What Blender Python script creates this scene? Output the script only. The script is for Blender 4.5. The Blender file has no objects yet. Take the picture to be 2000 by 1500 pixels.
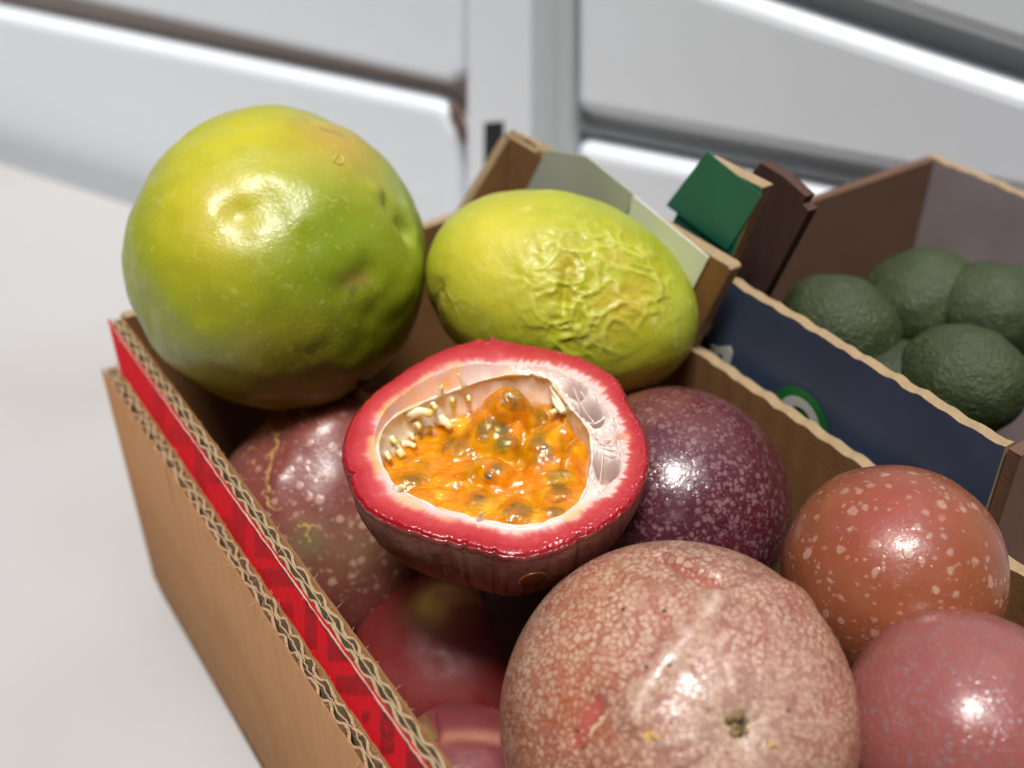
import bpy, bmesh, math, random
import numpy as np
from mathutils import Vector
rnd = random.Random(7)
sc = bpy.context.scene
COL = sc.collection
R = math.radians

# ------------------------------------------------------------------ camera
PITCH = 35.0
FPX = 2200.0                      # focal length in pixels of the 2000 x 1500 photograph
CAM_Z = 1.05
cam_d = bpy.data.cameras.new('camera'); cam = bpy.data.objects.new('camera', cam_d); COL.objects.link(cam)
cam.location = (0, 0, CAM_Z); cam.rotation_euler = (R(90 - PITCH), 0, 0)
cam_d.sensor_width = 36; cam_d.lens = 36 * FPX / 2000
cam_d.clip_start = 0.005; cam_d.clip_end = 200
cam_d.dof.use_dof = True; cam_d.dof.focus_distance = 0.227; cam_d.dof.aperture_fstop = 10.0; cam_d.dof.aperture_blades = 0
sc.camera = cam

# ------------------------------------------------------------------ world, sun, exposure
SUN_EL, SUN_AZ = 72.0, 188.0        # degrees; azimuth from +Y (behind the box) clockwise
w = bpy.data.worlds.new('World'); sc.world = w; w.use_nodes = True
nt = w.node_tree; nt.nodes.clear()
o_ = nt.nodes.new('ShaderNodeOutputWorld'); b_ = nt.nodes.new('ShaderNodeBackground'); s_ = nt.nodes.new('ShaderNodeTexSky')
s_.sky_type = 'NISHITA'; s_.sun_disc = False; s_.sun_elevation = R(SUN_EL); s_.sun_rotation = R(SUN_AZ)
s_.air_density = 1.0; s_.dust_density = 3.0; s_.ozone_density = 1.0
b_.inputs[1].default_value = 0.10
nt.links.new(s_.outputs[0], b_.inputs[0]); nt.links.new(b_.outputs[0], o_.inputs[0])
sd = bpy.data.lights.new('sun', 'SUN'); sd.energy = 2.9; sd.angle = R(13); sd.color = (1.0, 0.985, 0.96)
so = bpy.data.objects.new('sun', sd); COL.objects.link(so)
el, az = R(SUN_EL), R(SUN_AZ)
sdir = Vector((math.sin(az) * math.cos(el), math.cos(az) * math.cos(el), math.sin(el)))
so.rotation_euler = (-sdir).to_track_quat('-Z', 'Y').to_euler(); so.location = (0, 0, 4)
sc.view_settings.view_transform = 'Standard'; sc.view_settings.look = 'None'
sc.view_settings.exposure = 0.33; sc.view_settings.gamma = 1.0
sc.cycles.max_bounces = 10; sc.cycles.diffuse_bounces = 5; sc.cycles.glossy_bounces = 4; sc.cycles.transparent_max_bounces = 12
sc.cycles.use_denoising = True
sc.cycles.caustics_reflective = False; sc.cycles.caustics_refractive = False
sc.cycles.sample_clamp_indirect = 4.0

# ------------------------------------------------------------------ geometry of the view (pixels of the 2000 x 1500 photograph)
CP, SP = math.cos(R(PITCH)), math.sin(R(PITCH))
CAM = np.array((0, 0, CAM_Z)); RT = np.array((1., 0, 0)); UP = np.array((0, SP, CP)); FW = np.array((0, CP, -SP))
def ray(px, py):
    return FW + (px - 1000) / FPX * RT - (py - 750) / FPX * UP
def P(px, py, d): return CAM + ray(px, py) * d
def on_plane(px, py, p0, n):
    r = ray(px, py); n = np.asarray(n, float)
    return CAM + r * (np.dot(np.asarray(p0) - CAM, n) / np.dot(r, n))
def on_z(px, py, z): return on_plane(px, py, (0, 0, z), (0, 0, 1))
def unit(v): v = np.asarray(v, float); return v / np.linalg.norm(v)

def lin(r, g, b):
    f = lambda c: (c / 255 / 12.92) if c / 255 <= .04045 else ((c / 255 + .055) / 1.055) ** 2.4
    return np.array((f(r), f(g), f(b)))

# ------------------------------------------------------------------ noise (numpy)
def _hash(ix, iy, iz, k):
    h = (ix.astype(np.int64) * 374761393 + iy.astype(np.int64) * 668265263 + iz.astype(np.int64) * 2147483647 + k * 1274126177) & 0xFFFFFFFF
    h = ((h ^ (h >> 13)) * 1274126177) & 0xFFFFFFFF
    h = ((h ^ (h >> 16)) * 2246822519) & 0xFFFFFFFF
    return ((h ^ (h >> 15)) & 0xFFFFFF) / float(0xFFFFFF)
def vnoise(p, scale=1.0, seed=0):
    q = np.asarray(p) * scale + 100.0
    i = np.floor(q); f = q - i; f = f * f * f * (f * (f * 6 - 15) + 10); i = i.astype(np.int64)
    out = 0
    for dx in (0, 1):
        for dy in (0, 1):
            for dz in (0, 1):
                wt = (f[:, 0] if dx else 1 - f[:, 0]) * (f[:, 1] if dy else 1 - f[:, 1]) * (f[:, 2] if dz else 1 - f[:, 2])
                out = out + wt * _hash(i[:, 0] + dx, i[:, 1] + dy, i[:, 2] + dz, seed)
    return out * 2 - 1
def fbm(p, scale=1.0, octs=3, seed=0, gain=.5):
    a, t, s = 0, 1.0, 0
    for k in range(octs):
        a = a + t * vnoise(p, scale * 2 ** k, seed + 17 * k); s += t; t *= gain
    return a / s
def worley(p, scale=1.0, seed=0):
    q = np.asarray(p) * scale + 100.0; i = np.floor(q).astype(np.int64); f = q - i
    d1 = np.full(len(q), 9.0); d2 = np.full(len(q), 9.0)
    for dx in (-1, 0, 1):
        for dy in (-1, 0, 1):
            for dz in (-1, 0, 1):
                a, b, c = i[:, 0] + dx, i[:, 1] + dy, i[:, 2] + dz
                v = np.stack((dx + _hash(a, b, c, seed), dy + _hash(a, b, c, seed + 5), dz + _hash(a, b, c, seed + 9)), 1) - f
                d = np.sqrt((v * v).sum(1)); m = d < d1
                d2 = np.where(m, d1, np.minimum(d2, d)); d1 = np.where(m, d, d1)
    return d1, d2
def sstep(a, b, x):
    t = np.clip((x - a) / (b - a), 0, 1); return t * t * (3 - 2 * t)
def mixc(c0, c1, t): return c0 * (1 - t)[:, None] + np.asarray(c1)[None, :] * t[:, None]

# ------------------------------------------------------------------ object helpers
def thing(name, label, cat, loc=(0, 0, 0), group=None):
    o = bpy.data.objects.new(name, None); COL.objects.link(o); o.location = Vector(loc); o.empty_display_size = .01
    o['label'] = label; o['category'] = cat
    if group: o['group'] = group
    return o
def tag(o, label, cat, group=None):
    o['label'] = label; o['category'] = cat
    if group: o['group'] = group
    return o
def mesh_obj(name, verts, faces, mats, parent=None, smooth=True, cols=None, extra=None, origin=None, fmat=None):
    """verts are world coordinates; they become relative to the parent's (or the given) origin"""
    verts = np.asarray(verts, float)
    org = np.array(origin if origin is not None else (parent_loc(parent) if parent else (0, 0, 0)), float)
    me = bpy.data.meshes.new(name); me.from_pydata((verts - org).tolist(), [], faces if isinstance(faces, list) else faces.tolist())
    for m in (mats if isinstance(mats, (list, tuple)) else [mats]): me.materials.append(m)
    if smooth: me.polygons.foreach_set('use_smooth', np.ones(len(me.polygons), bool))
    if fmat is not None: me.polygons.foreach_set('material_index', np.asarray(fmat, np.int32))
    if cols is not None:
        a = me.attributes.new('col', 'FLOAT_COLOR', 'POINT')
        a.data.foreach_set('color', np.concatenate((np.clip(cols, 0, 1), np.ones((len(cols), 1))), 1).astype(np.float32).ravel())
    for k, v in (extra or {}).items():
        a = me.attributes.new(k, 'FLOAT', 'POINT'); a.data.foreach_set('value', np.asarray(v, np.float32))
    me.update()
    o = bpy.data.objects.new(name, me); COL.objects.link(o)
    if parent is not None:
        o.parent = parent
        o.location = Vector(org - parent_loc(parent))
    else: o.location = Vector(org)
    return o
def parent_loc(p):
    v = np.zeros(3)
    while p is not None:
        v += np.array(p.location); p = p.parent
    return v
def bevel(o, wd, seg=2, ang=40):
    m = o.modifiers.new('bevel', 'BEVEL'); m.width = wd; m.segments = seg; m.limit_method = 'ANGLE'; m.angle_limit = R(ang); return o
def prism(name, poly, ext, mats, parent=None, smooth=False):
    """poly: world points of one face, ext: extrusion vector"""
    n = len(poly); a = [np.asarray(p, float) for p in poly]; v = a + [p + np.asarray(ext) for p in a]
    nrm = np.zeros(3)
    for i in range(n): nrm += np.cross(a[i], a[(i + 1) % n])
    f = [list(range(n)), list(range(2 * n - 1, n - 1, -1))] + [[i, i + n, (i + 1) % n + n, (i + 1) % n] for i in range(n)]
    if np.dot(nrm, ext) > 0: f = [q[::-1] for q in f]
    f = [q for q in f]
    return mesh_obj(name, v, f, mats, parent, smooth)
def grid_faces(nu, nv, wrap_u=False):
    i = np.arange(nu if wrap_u else nu - 1)[:, None]; j = np.arange(nv - 1)[None, :]
    i2 = (i + 1) % nu
    return np.stack((i * nv + j, i2 * nv + j, i2 * nv + j + 1, i * nv + j + 1), -1).reshape(-1, 4)
def tube(pts, rad, seg=8, cap=True):
    """verts, faces of a tube through world points; rad per point"""
    pts = np.asarray(pts, float); n = len(pts); rad = np.broadcast_to(np.asarray(rad, float), (n,))
    vs = []; fs = []
    for i in range(n):
        t = unit(pts[min(i + 1, n - 1)] - pts[max(i - 1, 0)]); a = unit(np.cross(t, (.31, .22, .92))); b = np.cross(t, a)
        for k in range(seg):
            an = 2 * math.pi * k / seg; vs.append(pts[i] + rad[i] * (a * math.cos(an) + b * math.sin(an)))
    for i in range(n - 1):
        for k in range(seg): fs.append([i * seg + k, i * seg + (k + 1) % seg, (i + 1) * seg + (k + 1) % seg, (i + 1) * seg + k])
    if cap: fs.append(list(range(seg))[::-1]); fs.append([(n - 1) * seg + k for k in range(seg)])
    return vs, fs
def join(parts):
    V, F = [], []
    for v, f in parts:
        o = len(V); V += list(v); F += [[i + o for i in q] for q in f]
    return V, F
_ico = {}
def ico(sub):
    if sub not in _ico:
        bm = bmesh.new(); bmesh.ops.create_icosphere(bm, subdivisions=sub, radius=1)
        _ico[sub] = (np.array([v.co[:] for v in bm.verts]), [[v.index for v in f.verts] for f in bm.faces]); bm.free()
    return _ico[sub]

# ------------------------------------------------------------------ materials
class NT:
    def __init__(s, name):
        s.m = bpy.data.materials.new(name); s.m.use_nodes = True; s.t = s.m.node_tree
        s.b = s.t.nodes['Principled BSDF']; s.out = s.t.nodes['Material Output']
    def n(s, ty, **kw):
        x = s.t.nodes.new(ty)
        for k, v in kw.items(): setattr(x, k, v)
        return x
    def l(s, a, b): s.t.links.new(a, b)
    def set(s, **kw):
        for k, v in kw.items(): s.b.inputs[k.replace('_', ' ')].default_value = v
    def coord(s): return s.n('ShaderNodeTexCoord').outputs['Object']
    def noise(s, scale, detail=3, rough=.5, vec=None, dist=0):
        x = s.n('ShaderNodeTexNoise'); x.inputs['Scale'].default_value = scale; x.inputs['Detail'].default_value = detail
        x.inputs['Roughness'].default_value = rough; x.inputs['Distortion'].default_value = dist
        s.l(vec if vec is not None else s.coord(), x.inputs['Vector']); return x.outputs['Fac']
    def voro(s, scale, vec=None, feature='F1', rand=1.0):
        x = s.n('ShaderNodeTexVoronoi', feature=feature); x.inputs['Scale'].default_value = scale; x.inputs['Randomness'].default_value = rand
        s.l(vec if vec is not None else s.coord(), x.inputs['Vector']); return x
    def ramp(s, fac, stops):
        x = s.n('ShaderNodeValToRGB'); e = x.color_ramp.elements
        while len(e) < len(stops): e.new(.5)
        for el_, (p, c) in zip(e, stops): el_.position = p; el_.color = (*c, 1) if hasattr(c, '__len__') else (c, c, c, 1)
        s.l(fac, x.inputs[0]); return x.outputs[0]
    def mr(s, v, a, b, c=0, d=1):
        x = s.n('ShaderNodeMapRange'); s.l(v, x.inputs[0])
        for i, k in enumerate((a, b, c, d)): x.inputs[i + 1].default_value = k
        return x.outputs[0]
    def math(s, op, a, b=None):
        x = s.n('ShaderNodeMath', operation=op)
        for i, v in enumerate((a, b)):
            if v is None: continue
            if isinstance(v, (int, float)): x.inputs[i].default_value = v
            else: s.l(v, x.inputs[i])
        return x.outputs[0]
    def mix(s, fac, a, b, mode='MIX'):
        x = s.n('ShaderNodeMix', data_type='RGBA', blend_type=mode)
        for k, v in ((0, fac), (6, a), (7, b)):
            if hasattr(v, 'links') or hasattr(v, 'is_linked'): s.l(v, x.inputs[k])
            elif k == 0: x.inputs[0].default_value = v
            else: x.inputs[k].default_value = (*v, 1)
        return x.outputs[2]
    def attr(s, name, out='Color'): return s.n('ShaderNodeAttribute', attribute_name=name).outputs[out]
    def bump(s, h, dist, strength=1.0, prev=None):
        x = s.n('ShaderNodeBump'); x.inputs['Distance'].default_value = dist; x.inputs['Strength'].default_value = strength
        s.l(h, x.inputs['Height'])
        if prev is not None: s.l(prev, x.inputs['Normal'])
        return x.outputs[0]
    def base(s, c):
        if hasattr(c, 'is_linked'): s.l(c, s.b.inputs['Base Color'])
        else: s.b.inputs['Base Color'].default_value = (*c, 1)

def m_paint(name, c, rough=.45, dirt=.12):
    k = NT(name); n = k.noise(6, 4); n2 = k.noise(70, 3)
    f = k.mr(n, .45, .75, 0, dirt); k.base(k.mix(f, tuple(c), tuple(np.asarray(c) * np.array((.72, .68, .62)))))
    k.set(Roughness=rough); k.l(k.bump(n2, .0004, .3), k.b.inputs['Normal']); return k.m
def m_card(name, c, flute_dir=None, flute_per=.0074, fib=1.0):
    """kraft board: fibre speckle, faint flute ridges along flute_dir (world axis across the flutes)"""
    k = NT(name); co = k.coord(); n = k.noise(900, 3, .6, co); n2 = k.noise(60, 3, .5, co); n3 = k.noise(260, 4, .7, co)
    c = np.asarray(c)
    a = k.mix(k.mr(n, .35, .7, 0, .5 * fib), tuple(c), tuple(c * .72))
    a = k.mix(k.mr(n2, .4, .7, 0, .35), a, tuple(c * np.array((.82, .78, .7))))
    a = k.mix(k.mr(n3, .62, .75, 0, .35), a, tuple(np.minimum(c * 1.35, .9)))
    k.base(a); k.set(Roughness=.82); k.b.inputs['Specular IOR Level'].default_value = .25
    st = k.noise(9, 5, .65, co, 1.5); a = k.mix(k.mr(st, .52, .70, 0, .35), a, tuple(c * np.array((.66, .6, .52)))); sc_ = k.noise(34, 2, .5, co, 3.0); a = k.mix(k.mr(k.math('ABSOLUTE', k.math('SUBTRACT', sc_, .5)), .0, .012, .3, 0), a, tuple(c * .6)); k.base(a)
    h = n
    nb = k.bump(h, .0002, .5)
    if flute_dir is not None:
        d = k.n('ShaderNodeVectorMath', operation='DOT_PRODUCT'); k.l(co, d.inputs[0]); d.inputs[1].default_value = tuple(flute_dir)
        s = k.math('SINE', k.math('MULTIPLY', d.outputs['Value'], 2 * math.pi / flute_per))
        nb = k.bump(k.math('MULTIPLY', s, k.noise(25, 2, .5, co)), .0005, .35, nb)
    k.l(nb, k.b.inputs['Normal']); return k.m
def m_plain(name, c, rough=.6, nscale=300, var=.25, bump=.0002, spec=.5):
    k = NT(name); n = k.noise(nscale, 3); c = np.asarray(c)
    k.base(k.mix(k.mr(n, .3, .7), tuple(c * (1 + var * .4)), tuple(c * (1 - var)))); k.set(Roughness=rough)
    k.b.inputs['Specular IOR Level'].default_value = spec
    k.l(k.bump(n, bump, .5), k.b.inputs['Normal']); return k.m
def m_skin(name, spot, thr=.5, soft=.06, sc1=420, sc2=900, mode='noise', rough=.3, coat=.35, bump=.00015, fine=.0, sub=.06, spotmax=.9):
    """fruit skin: vertex colour base, pale speckles; attribute 'spk' shifts their density"""
    k = NT(name); co = k.coord(); base = k.attr('col'); spk = k.attr('spk', 'Fac')
    if mode == 'noise':
        n = k.math('ADD', k.math('MULTIPLY', k.noise(sc1, 3, .55, co, .6), .75), k.math('MULTIPLY', k.noise(sc2, 2, .5, co), .25))
        v = k.math('ADD', n, k.math('MULTIPLY', spk, .2)); f = k.mr(v, thr - soft, thr + soft, 0, spotmax)
    elif mode == 'cells':
        wn = k.n('ShaderNodeTexNoise'); wn.inputs['Scale'].default_value = 600; wn.inputs['Detail'].default_value = 3; k.l(co, wn.inputs['Vector'])
        ad = k.n('ShaderNodeVectorMath', operation='MULTIPLY_ADD'); k.l(wn.outputs['Color'], ad.inputs[0]); ad.inputs[1].default_value = (.0013,) * 3; k.l(co, ad.inputs[2])
        ed = k.voro(sc1, ad.outputs[0], 'DISTANCE_TO_EDGE').outputs['Distance']; f1 = k.voro(sc1, ad.outputs[0]); sep = k.n('ShaderNodeSeparateColor'); k.l(f1.outputs['Color'], sep.inputs[0])
        v = k.math('ADD', ed, k.math('MULTIPLY', k.math('SUBTRACT', k.noise(sc2, 2, .6, co), .5), .35)); v = k.math('ADD', v, k.math('MULTIPLY', spk, .25))
        f = k.math('MULTIPLY', k.mr(v, thr - soft, thr + soft, 0, spotmax), k.mr(sep.outputs[1], .0, .45, .25, 1.0))
    else:
        wn = k.n('ShaderNodeTexNoise'); wn.inputs['Scale'].default_value = 500; wn.inputs['Detail'].default_value = 2; k.l(co, wn.inputs['Vector'])
        ad = k.n('ShaderNodeVectorMath', operation='MULTIPLY_ADD'); k.l(wn.outputs['Color'], ad.inputs[0]); ad.inputs[1].default_value = (.0016,) * 3; k.l(co, ad.inputs[2])
        def spots(scale, rr):
            x = k.voro(scale, ad.outputs[0]); sep = k.n('ShaderNodeSeparateColor'); k.l(x.outputs['Color'], sep.inputs[0])
            rad = k.math('MULTIPLY', k.math('ADD', sep.outputs[0], k.math('MULTIPLY', spk, .6)), rr)
            return k.mr(k.math('SUBTRACT', rad, x.outputs['Distance']), -soft, soft, 0, spotmax)
        f = k.math('MAXIMUM', spots(sc1, thr), k.math('MULTIPLY', spots(sc2, thr * .8), .7))
    f = k.math('MULTIPLY', f, k.mr(k.noise(120, 2, .5, co), .25, .6, .55, 1.0))
    c = k.mix(f, base, tuple(spot))
    c = k.mix(k.mr(k.noise(1800, 2, .5, co), .4, .75, 0, .22), c, tuple(np.asarray(spot) * .55))
    k.base(c); k.set(Roughness=rough); k.l(k.mr(k.noise(200, 3, .6, co), .3, .75, rough * .8, rough * 1.5), k.b.inputs['Roughness'])
    k.b.inputs['Coat Weight'].default_value = coat; k.b.inputs['Coat Roughness'].default_value = .12
    if sub: 
        k.b.inputs['Subsurface Weight'].default_value = sub; k.b.inputs['Subsurface Radius'].default_value = (.004, .0015, .0008); k.b.inputs['Subsurface Scale'].default_value = 1
    nb = k.bump(k.noise(1100, 3, .6, co), bump, .6); nb = k.bump(f, bump * 1.2, .5, nb)
    k.l(nb, k.b.inputs['Normal']); k.l(nb, k.b.inputs['Coat Normal']); return k.m
def m_vcol(name, rough=.3, coat=0., sub=0., rad=(.004, .002, .001), bumps=((1500, .0001),), spec=.5):
    k = NT(name); k.base(k.attr('col')); k.set(Roughness=rough); co = k.coord()
    k.b.inputs['Coat Weight'].default_value = coat; k.b.inputs['Coat Roughness'].default_value = .05; k.b.inputs['Specular IOR Level'].default_value = spec
    if sub: k.b.inputs['Subsurface Weight'].default_value = sub; k.b.inputs['Subsurface Radius'].default_value = rad; k.b.inputs['Subsurface Scale'].default_value = 1
    nb = None
    for s, d in bumps: nb = k.bump(k.noise(s, 3, .6, co), d, .7, nb)
    if nb is not None: k.l(nb, k.b.inputs['Normal']); k.l(nb, k.b.inputs['Coat Normal'])
    return k.m

KRAFT = lin(160, 118, 80)
M_white = m_paint('white_paint', lin(240, 246, 252), .42, .08)
M_grey = m_paint('grey_paint', lin(196, 204, 206), .4, .15)
M_recess = m_paint('recess_shade', lin(176, 160, 152), .6, .2)  # brownish shade of the gap between panels, put into the board colour
M_recess2 = m_paint('groove_paint', lin(210, 216, 220), .5, .2)
M_black = m_plain('black_plastic', lin(16, 16, 22), .5)
M_table = m_paint('table_paint', lin(180, 178, 176), .65, .45)
M_ground = m_plain('asphalt', (.06, .06, .062), .9, 60, .4, .002)
M_kraft_edge = m_card('kraft_edge', lin(172, 148, 114), None, fib=1.3)
M_medium = m_card('fluting_paper', lin(150, 128, 100), None, fib=1.3)
M_red = m_plain('red_print', lin(188, 12, 26), .5, 1600, .28, .00012, .35)
M_ink = m_plain('dot_ink', lin(26, 4, 8), .7, 800, .3)
M_torn = m_plain('torn_paper', lin(206, 178, 158), .85, 1500, .3, .0003)
M_navy = m_plain('navy_print', lin(66, 80, 106), .5, 50, .2)
M_green = m_plain('green_print', lin(30, 112, 90), .5, 50, .12)
M_lgreen = m_plain('logo_green', lin(30, 120, 52), .5, 50, .12)
M_printw = m_plain('print_white', lin(205, 208, 200), .55, 50, .1)
M_lab_g = m_plain('label_grey', lin(186, 190, 176), .6, 40, .1)
M_lab_w = m_plain('label_white', lin(236, 238, 232), .6, 40, .08)

# ================================================================== the setting
Z_TAB = CAM_Z - 0.262
g = mesh_obj('ground', [(-30, -30, 0), (30, -30, 0), (30, 30, 0), (-30, 30, 0)], [[0, 1, 2, 3]], M_ground, smooth=False)
g['kind'] = 'structure'

# white panelled shutter behind
W_PH = R(31); W_E = np.array((math.cos(W_PH), -math.sin(W_PH), 0)); W_N = np.array((-math.sin(W_PH), -math.cos(W_PH), 0))
W0 = P(1000, 300, .50)
sh = thing('panelled_shutter', 'white panelled shutter with a grey post standing behind the boxes', 'shutter', (W0[0], W0[1], 0))
def wp(px, py, off): return on_plane(px, py, W0 + W_N * off, W_N)
def wpoly(name, pix, off, thick, mat, bv=.003, seg=3):
    o = prism(name, [wp(x, y, off) for x, y in pix], -W_N * thick, mat, sh)
    return bevel(o, bv, seg)
def wbox(name, s0, s1, z0, z1, off, thick, mat, bv=.002):
    b = W0 + W_N * off
    pts = [(b + W_E * s)[:2].tolist() + [z] for s, z in ((s0, z0), (s1, z0), (s1, z1), (s0, z1))]
    return bevel(prism(name, [np.array(p) for p in pts], -W_N * thick, mat, sh), bv)
wbox('backing', -1.2, .07 - .062, 0, 1.5, .007, .01, M_recess)
wbox('backing', .07 - .062, .7, 0, 1.5, .006, .01, M_recess2)
wpoly('panel', [(-900, -700), (903, -700), (903, 150), (880, 168), (-900, -238)], .016, .014, M_white, .004)
wpoly('panel', [(-900, -167), (868, 200), (898, 262), (906, 1500), (-900, 1500)], .016, .014, M_white, .0065, 4)
wpoly('post', [(914, -700), (1036, -700), (1036, 1500), (907, 1500)], .020, .018, M_white, .0012)
wpoly('strip', [(1037, -700), (1114, -700), (1118, 1500), (1037, 1500)], .017, .015, M_grey, .0012)
wpoly('strip', [(1066, -700), (1082, -700), (1084, 1500), (1068, 1500)], .0185, .006, M_grey, .0006)
wpoly('brown_patch', [(872, 203), (888, 214), (903, 250), (906, 285), (896, 262), (882, 230)], .0165, .004, m_plain('brown_board', lin(112, 88, 78), .8), .0005)  # small dark brown patch at the panel's inner corner
sl = wpoly('slot', [(945, 240), (984, 237), (984, 330), (944, 336)], .0203, .002, M_black, .0003)
wpoly('panel', [(1121, -115), (1450, -7), (2900, 470), (2900, 560), (1121, 222)], .017, .015, M_white, .006, 4)
wpoly('panel', [(1121, -700), (2900, -700), (2900, 400), (1450, -70), (1121, -180)], .017, .015, M_white, .006, 4)
wpoly('rail', [(1121, 240), (2900, 590), (2900, 606), (1121, 256)], .0095, .004, M_grey, .001)
wpoly('panel', [(1121, 278), (2900, 630), (2900, 1600), (1121, 1500)], .016, .014, M_white, .006, 4)

# market table under the boxes
tb = thing('market_table', 'pale painted stall table under the cardboard fruit boxes', 'table', (0, .35, 0))
def box(name, lo, hi, mat, parent, bv=0):
    x0, y0, z0 = lo; x1, y1, z1 = hi
    o = prism(name, [(x0, y0, z0), (x1, y0, z0), (x1, y1, z0), (x0, y1, z0)], (0, 0, z1 - z0), mat, parent)
    return bevel(o, bv) if bv else o
tq = [W0 + W_N * .035 + W_E * t for t in (-.95, .60)]
tp = [np.array((tq[0][0], -.12, Z_TAB - .0045)), np.array((tq[1][0], -.12, Z_TAB - .0045)), np.array((tq[1][0], tq[1][1], Z_TAB - .0045)), np.array((tq[0][0], tq[0][1], Z_TAB - .0045))]
bevel(prism('table_top', tp, (0, 0, -.03), M_table, tb), .003)
for lx in (-.85, .58):
    for ly in (-.08, .02): box('leg', (lx, ly, 0), (lx + .04, ly + .04, Z_TAB - .03), M_grey, tb, .003)

# ================================================================== the cardboard box
Z_RIM = CAM_Z - .163
Z_FL = CAM_Z - .2575
A0 = on_z(438, 889, Z_RIM); B0 = on_z(887, 1500, Z_RIM)
DV = unit(B0 - A0); NV = np.array((-DV[1], DV[0], 0)); NV = NV if NV[0] > 0 else -NV       # DV towards the viewer, NV to the right wall
n_in = float(np.dot(A0, NV)); s_A = float(np.dot(A0, DV))
nof = lambda p: float(np.dot(p, NV)); sof = lambda p: float(np.dot(p, DV))
def W(s, n, z): return DV * s + NV * n + np.array((0, 0, z))
n_red = .5 * (nof(on_z(835, 1500, Z_RIM)) + nof(on_z(438, 946, Z_RIM)))
pr = [on_plane(x, y, NV * n_red, NV) for x, y in ((438, 1035), (783, 1500))]
Z_RIM2 = .5 * (pr[0][2] + pr[1][2])
n_out = .5 * (nof(on_z(438, 1103, Z_RIM2)) + nof(on_z(723, 1500, Z_RIM2)))
cnr = on_z(960, 410, Z_RIM); s_back = sof(cnr)
pr2 = on_z(1456, 755, Z_RIM); n_right = nof(pr2)
s_front = s_back + .30
print('box', 'n_in %.4f n_red %.4f n_out %.4f zrim2 %.4f n_right %.4f s_back %.4f' % (n_in, n_red, n_out, Z_RIM2 - CAM_Z, n_right, s_back))
M_kraft_face = m_card('kraft_face', KRAFT, DV, .0074)
M_kraft_in = m_card('kraft_inside', lin(142, 102, 64), DV, .0074, .7)
bx = thing('fruit_box', 'open brown cardboard box with cut corrugated rim and red printed band, full of fruit', 'cardboard box', W(s_back + .15, (n_in + n_right) / 2, Z_FL - .004))

def ribbon(s, n, zt, zb, ht):
    """strip standing on its edge: centre line (s, n), tops zt, bottom zb, half thickness ht"""
    k = len(s); t = np.stack((np.gradient(s), np.gradient(n)), 1); t /= np.linalg.norm(t, axis=1)[:, None]
    q = np.stack((-t[:, 1], t[:, 0]), 1); v = []
    for sg in (-1, 1):
        for z in (zb, zt):
            ss = s + sg * ht * q[:, 0]; nn = n + sg * ht * q[:, 1]
            v.append(DV[None] * ss[:, None] + NV[None] * nn[:, None] + np.array((0, 0, 1.))[None] * (z if np.ndim(z) else np.full(k, z))[:, None])
    v = np.concatenate(v); f = []
    for i in range(k - 1):
        a, b, c, d = i, k + i, 2 * k + i, 3 * k + i
        f += [[a, b, b + 1, a + 1], [c, c + 1, d + 1, d], [b, d, d + 1, b + 1]]
    f += [[0, 2 * k, 3 * k, k], [k - 1, 2 * k - 1, 4 * k - 1, 3 * k - 1]]
    return v.tolist(), f
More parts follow.
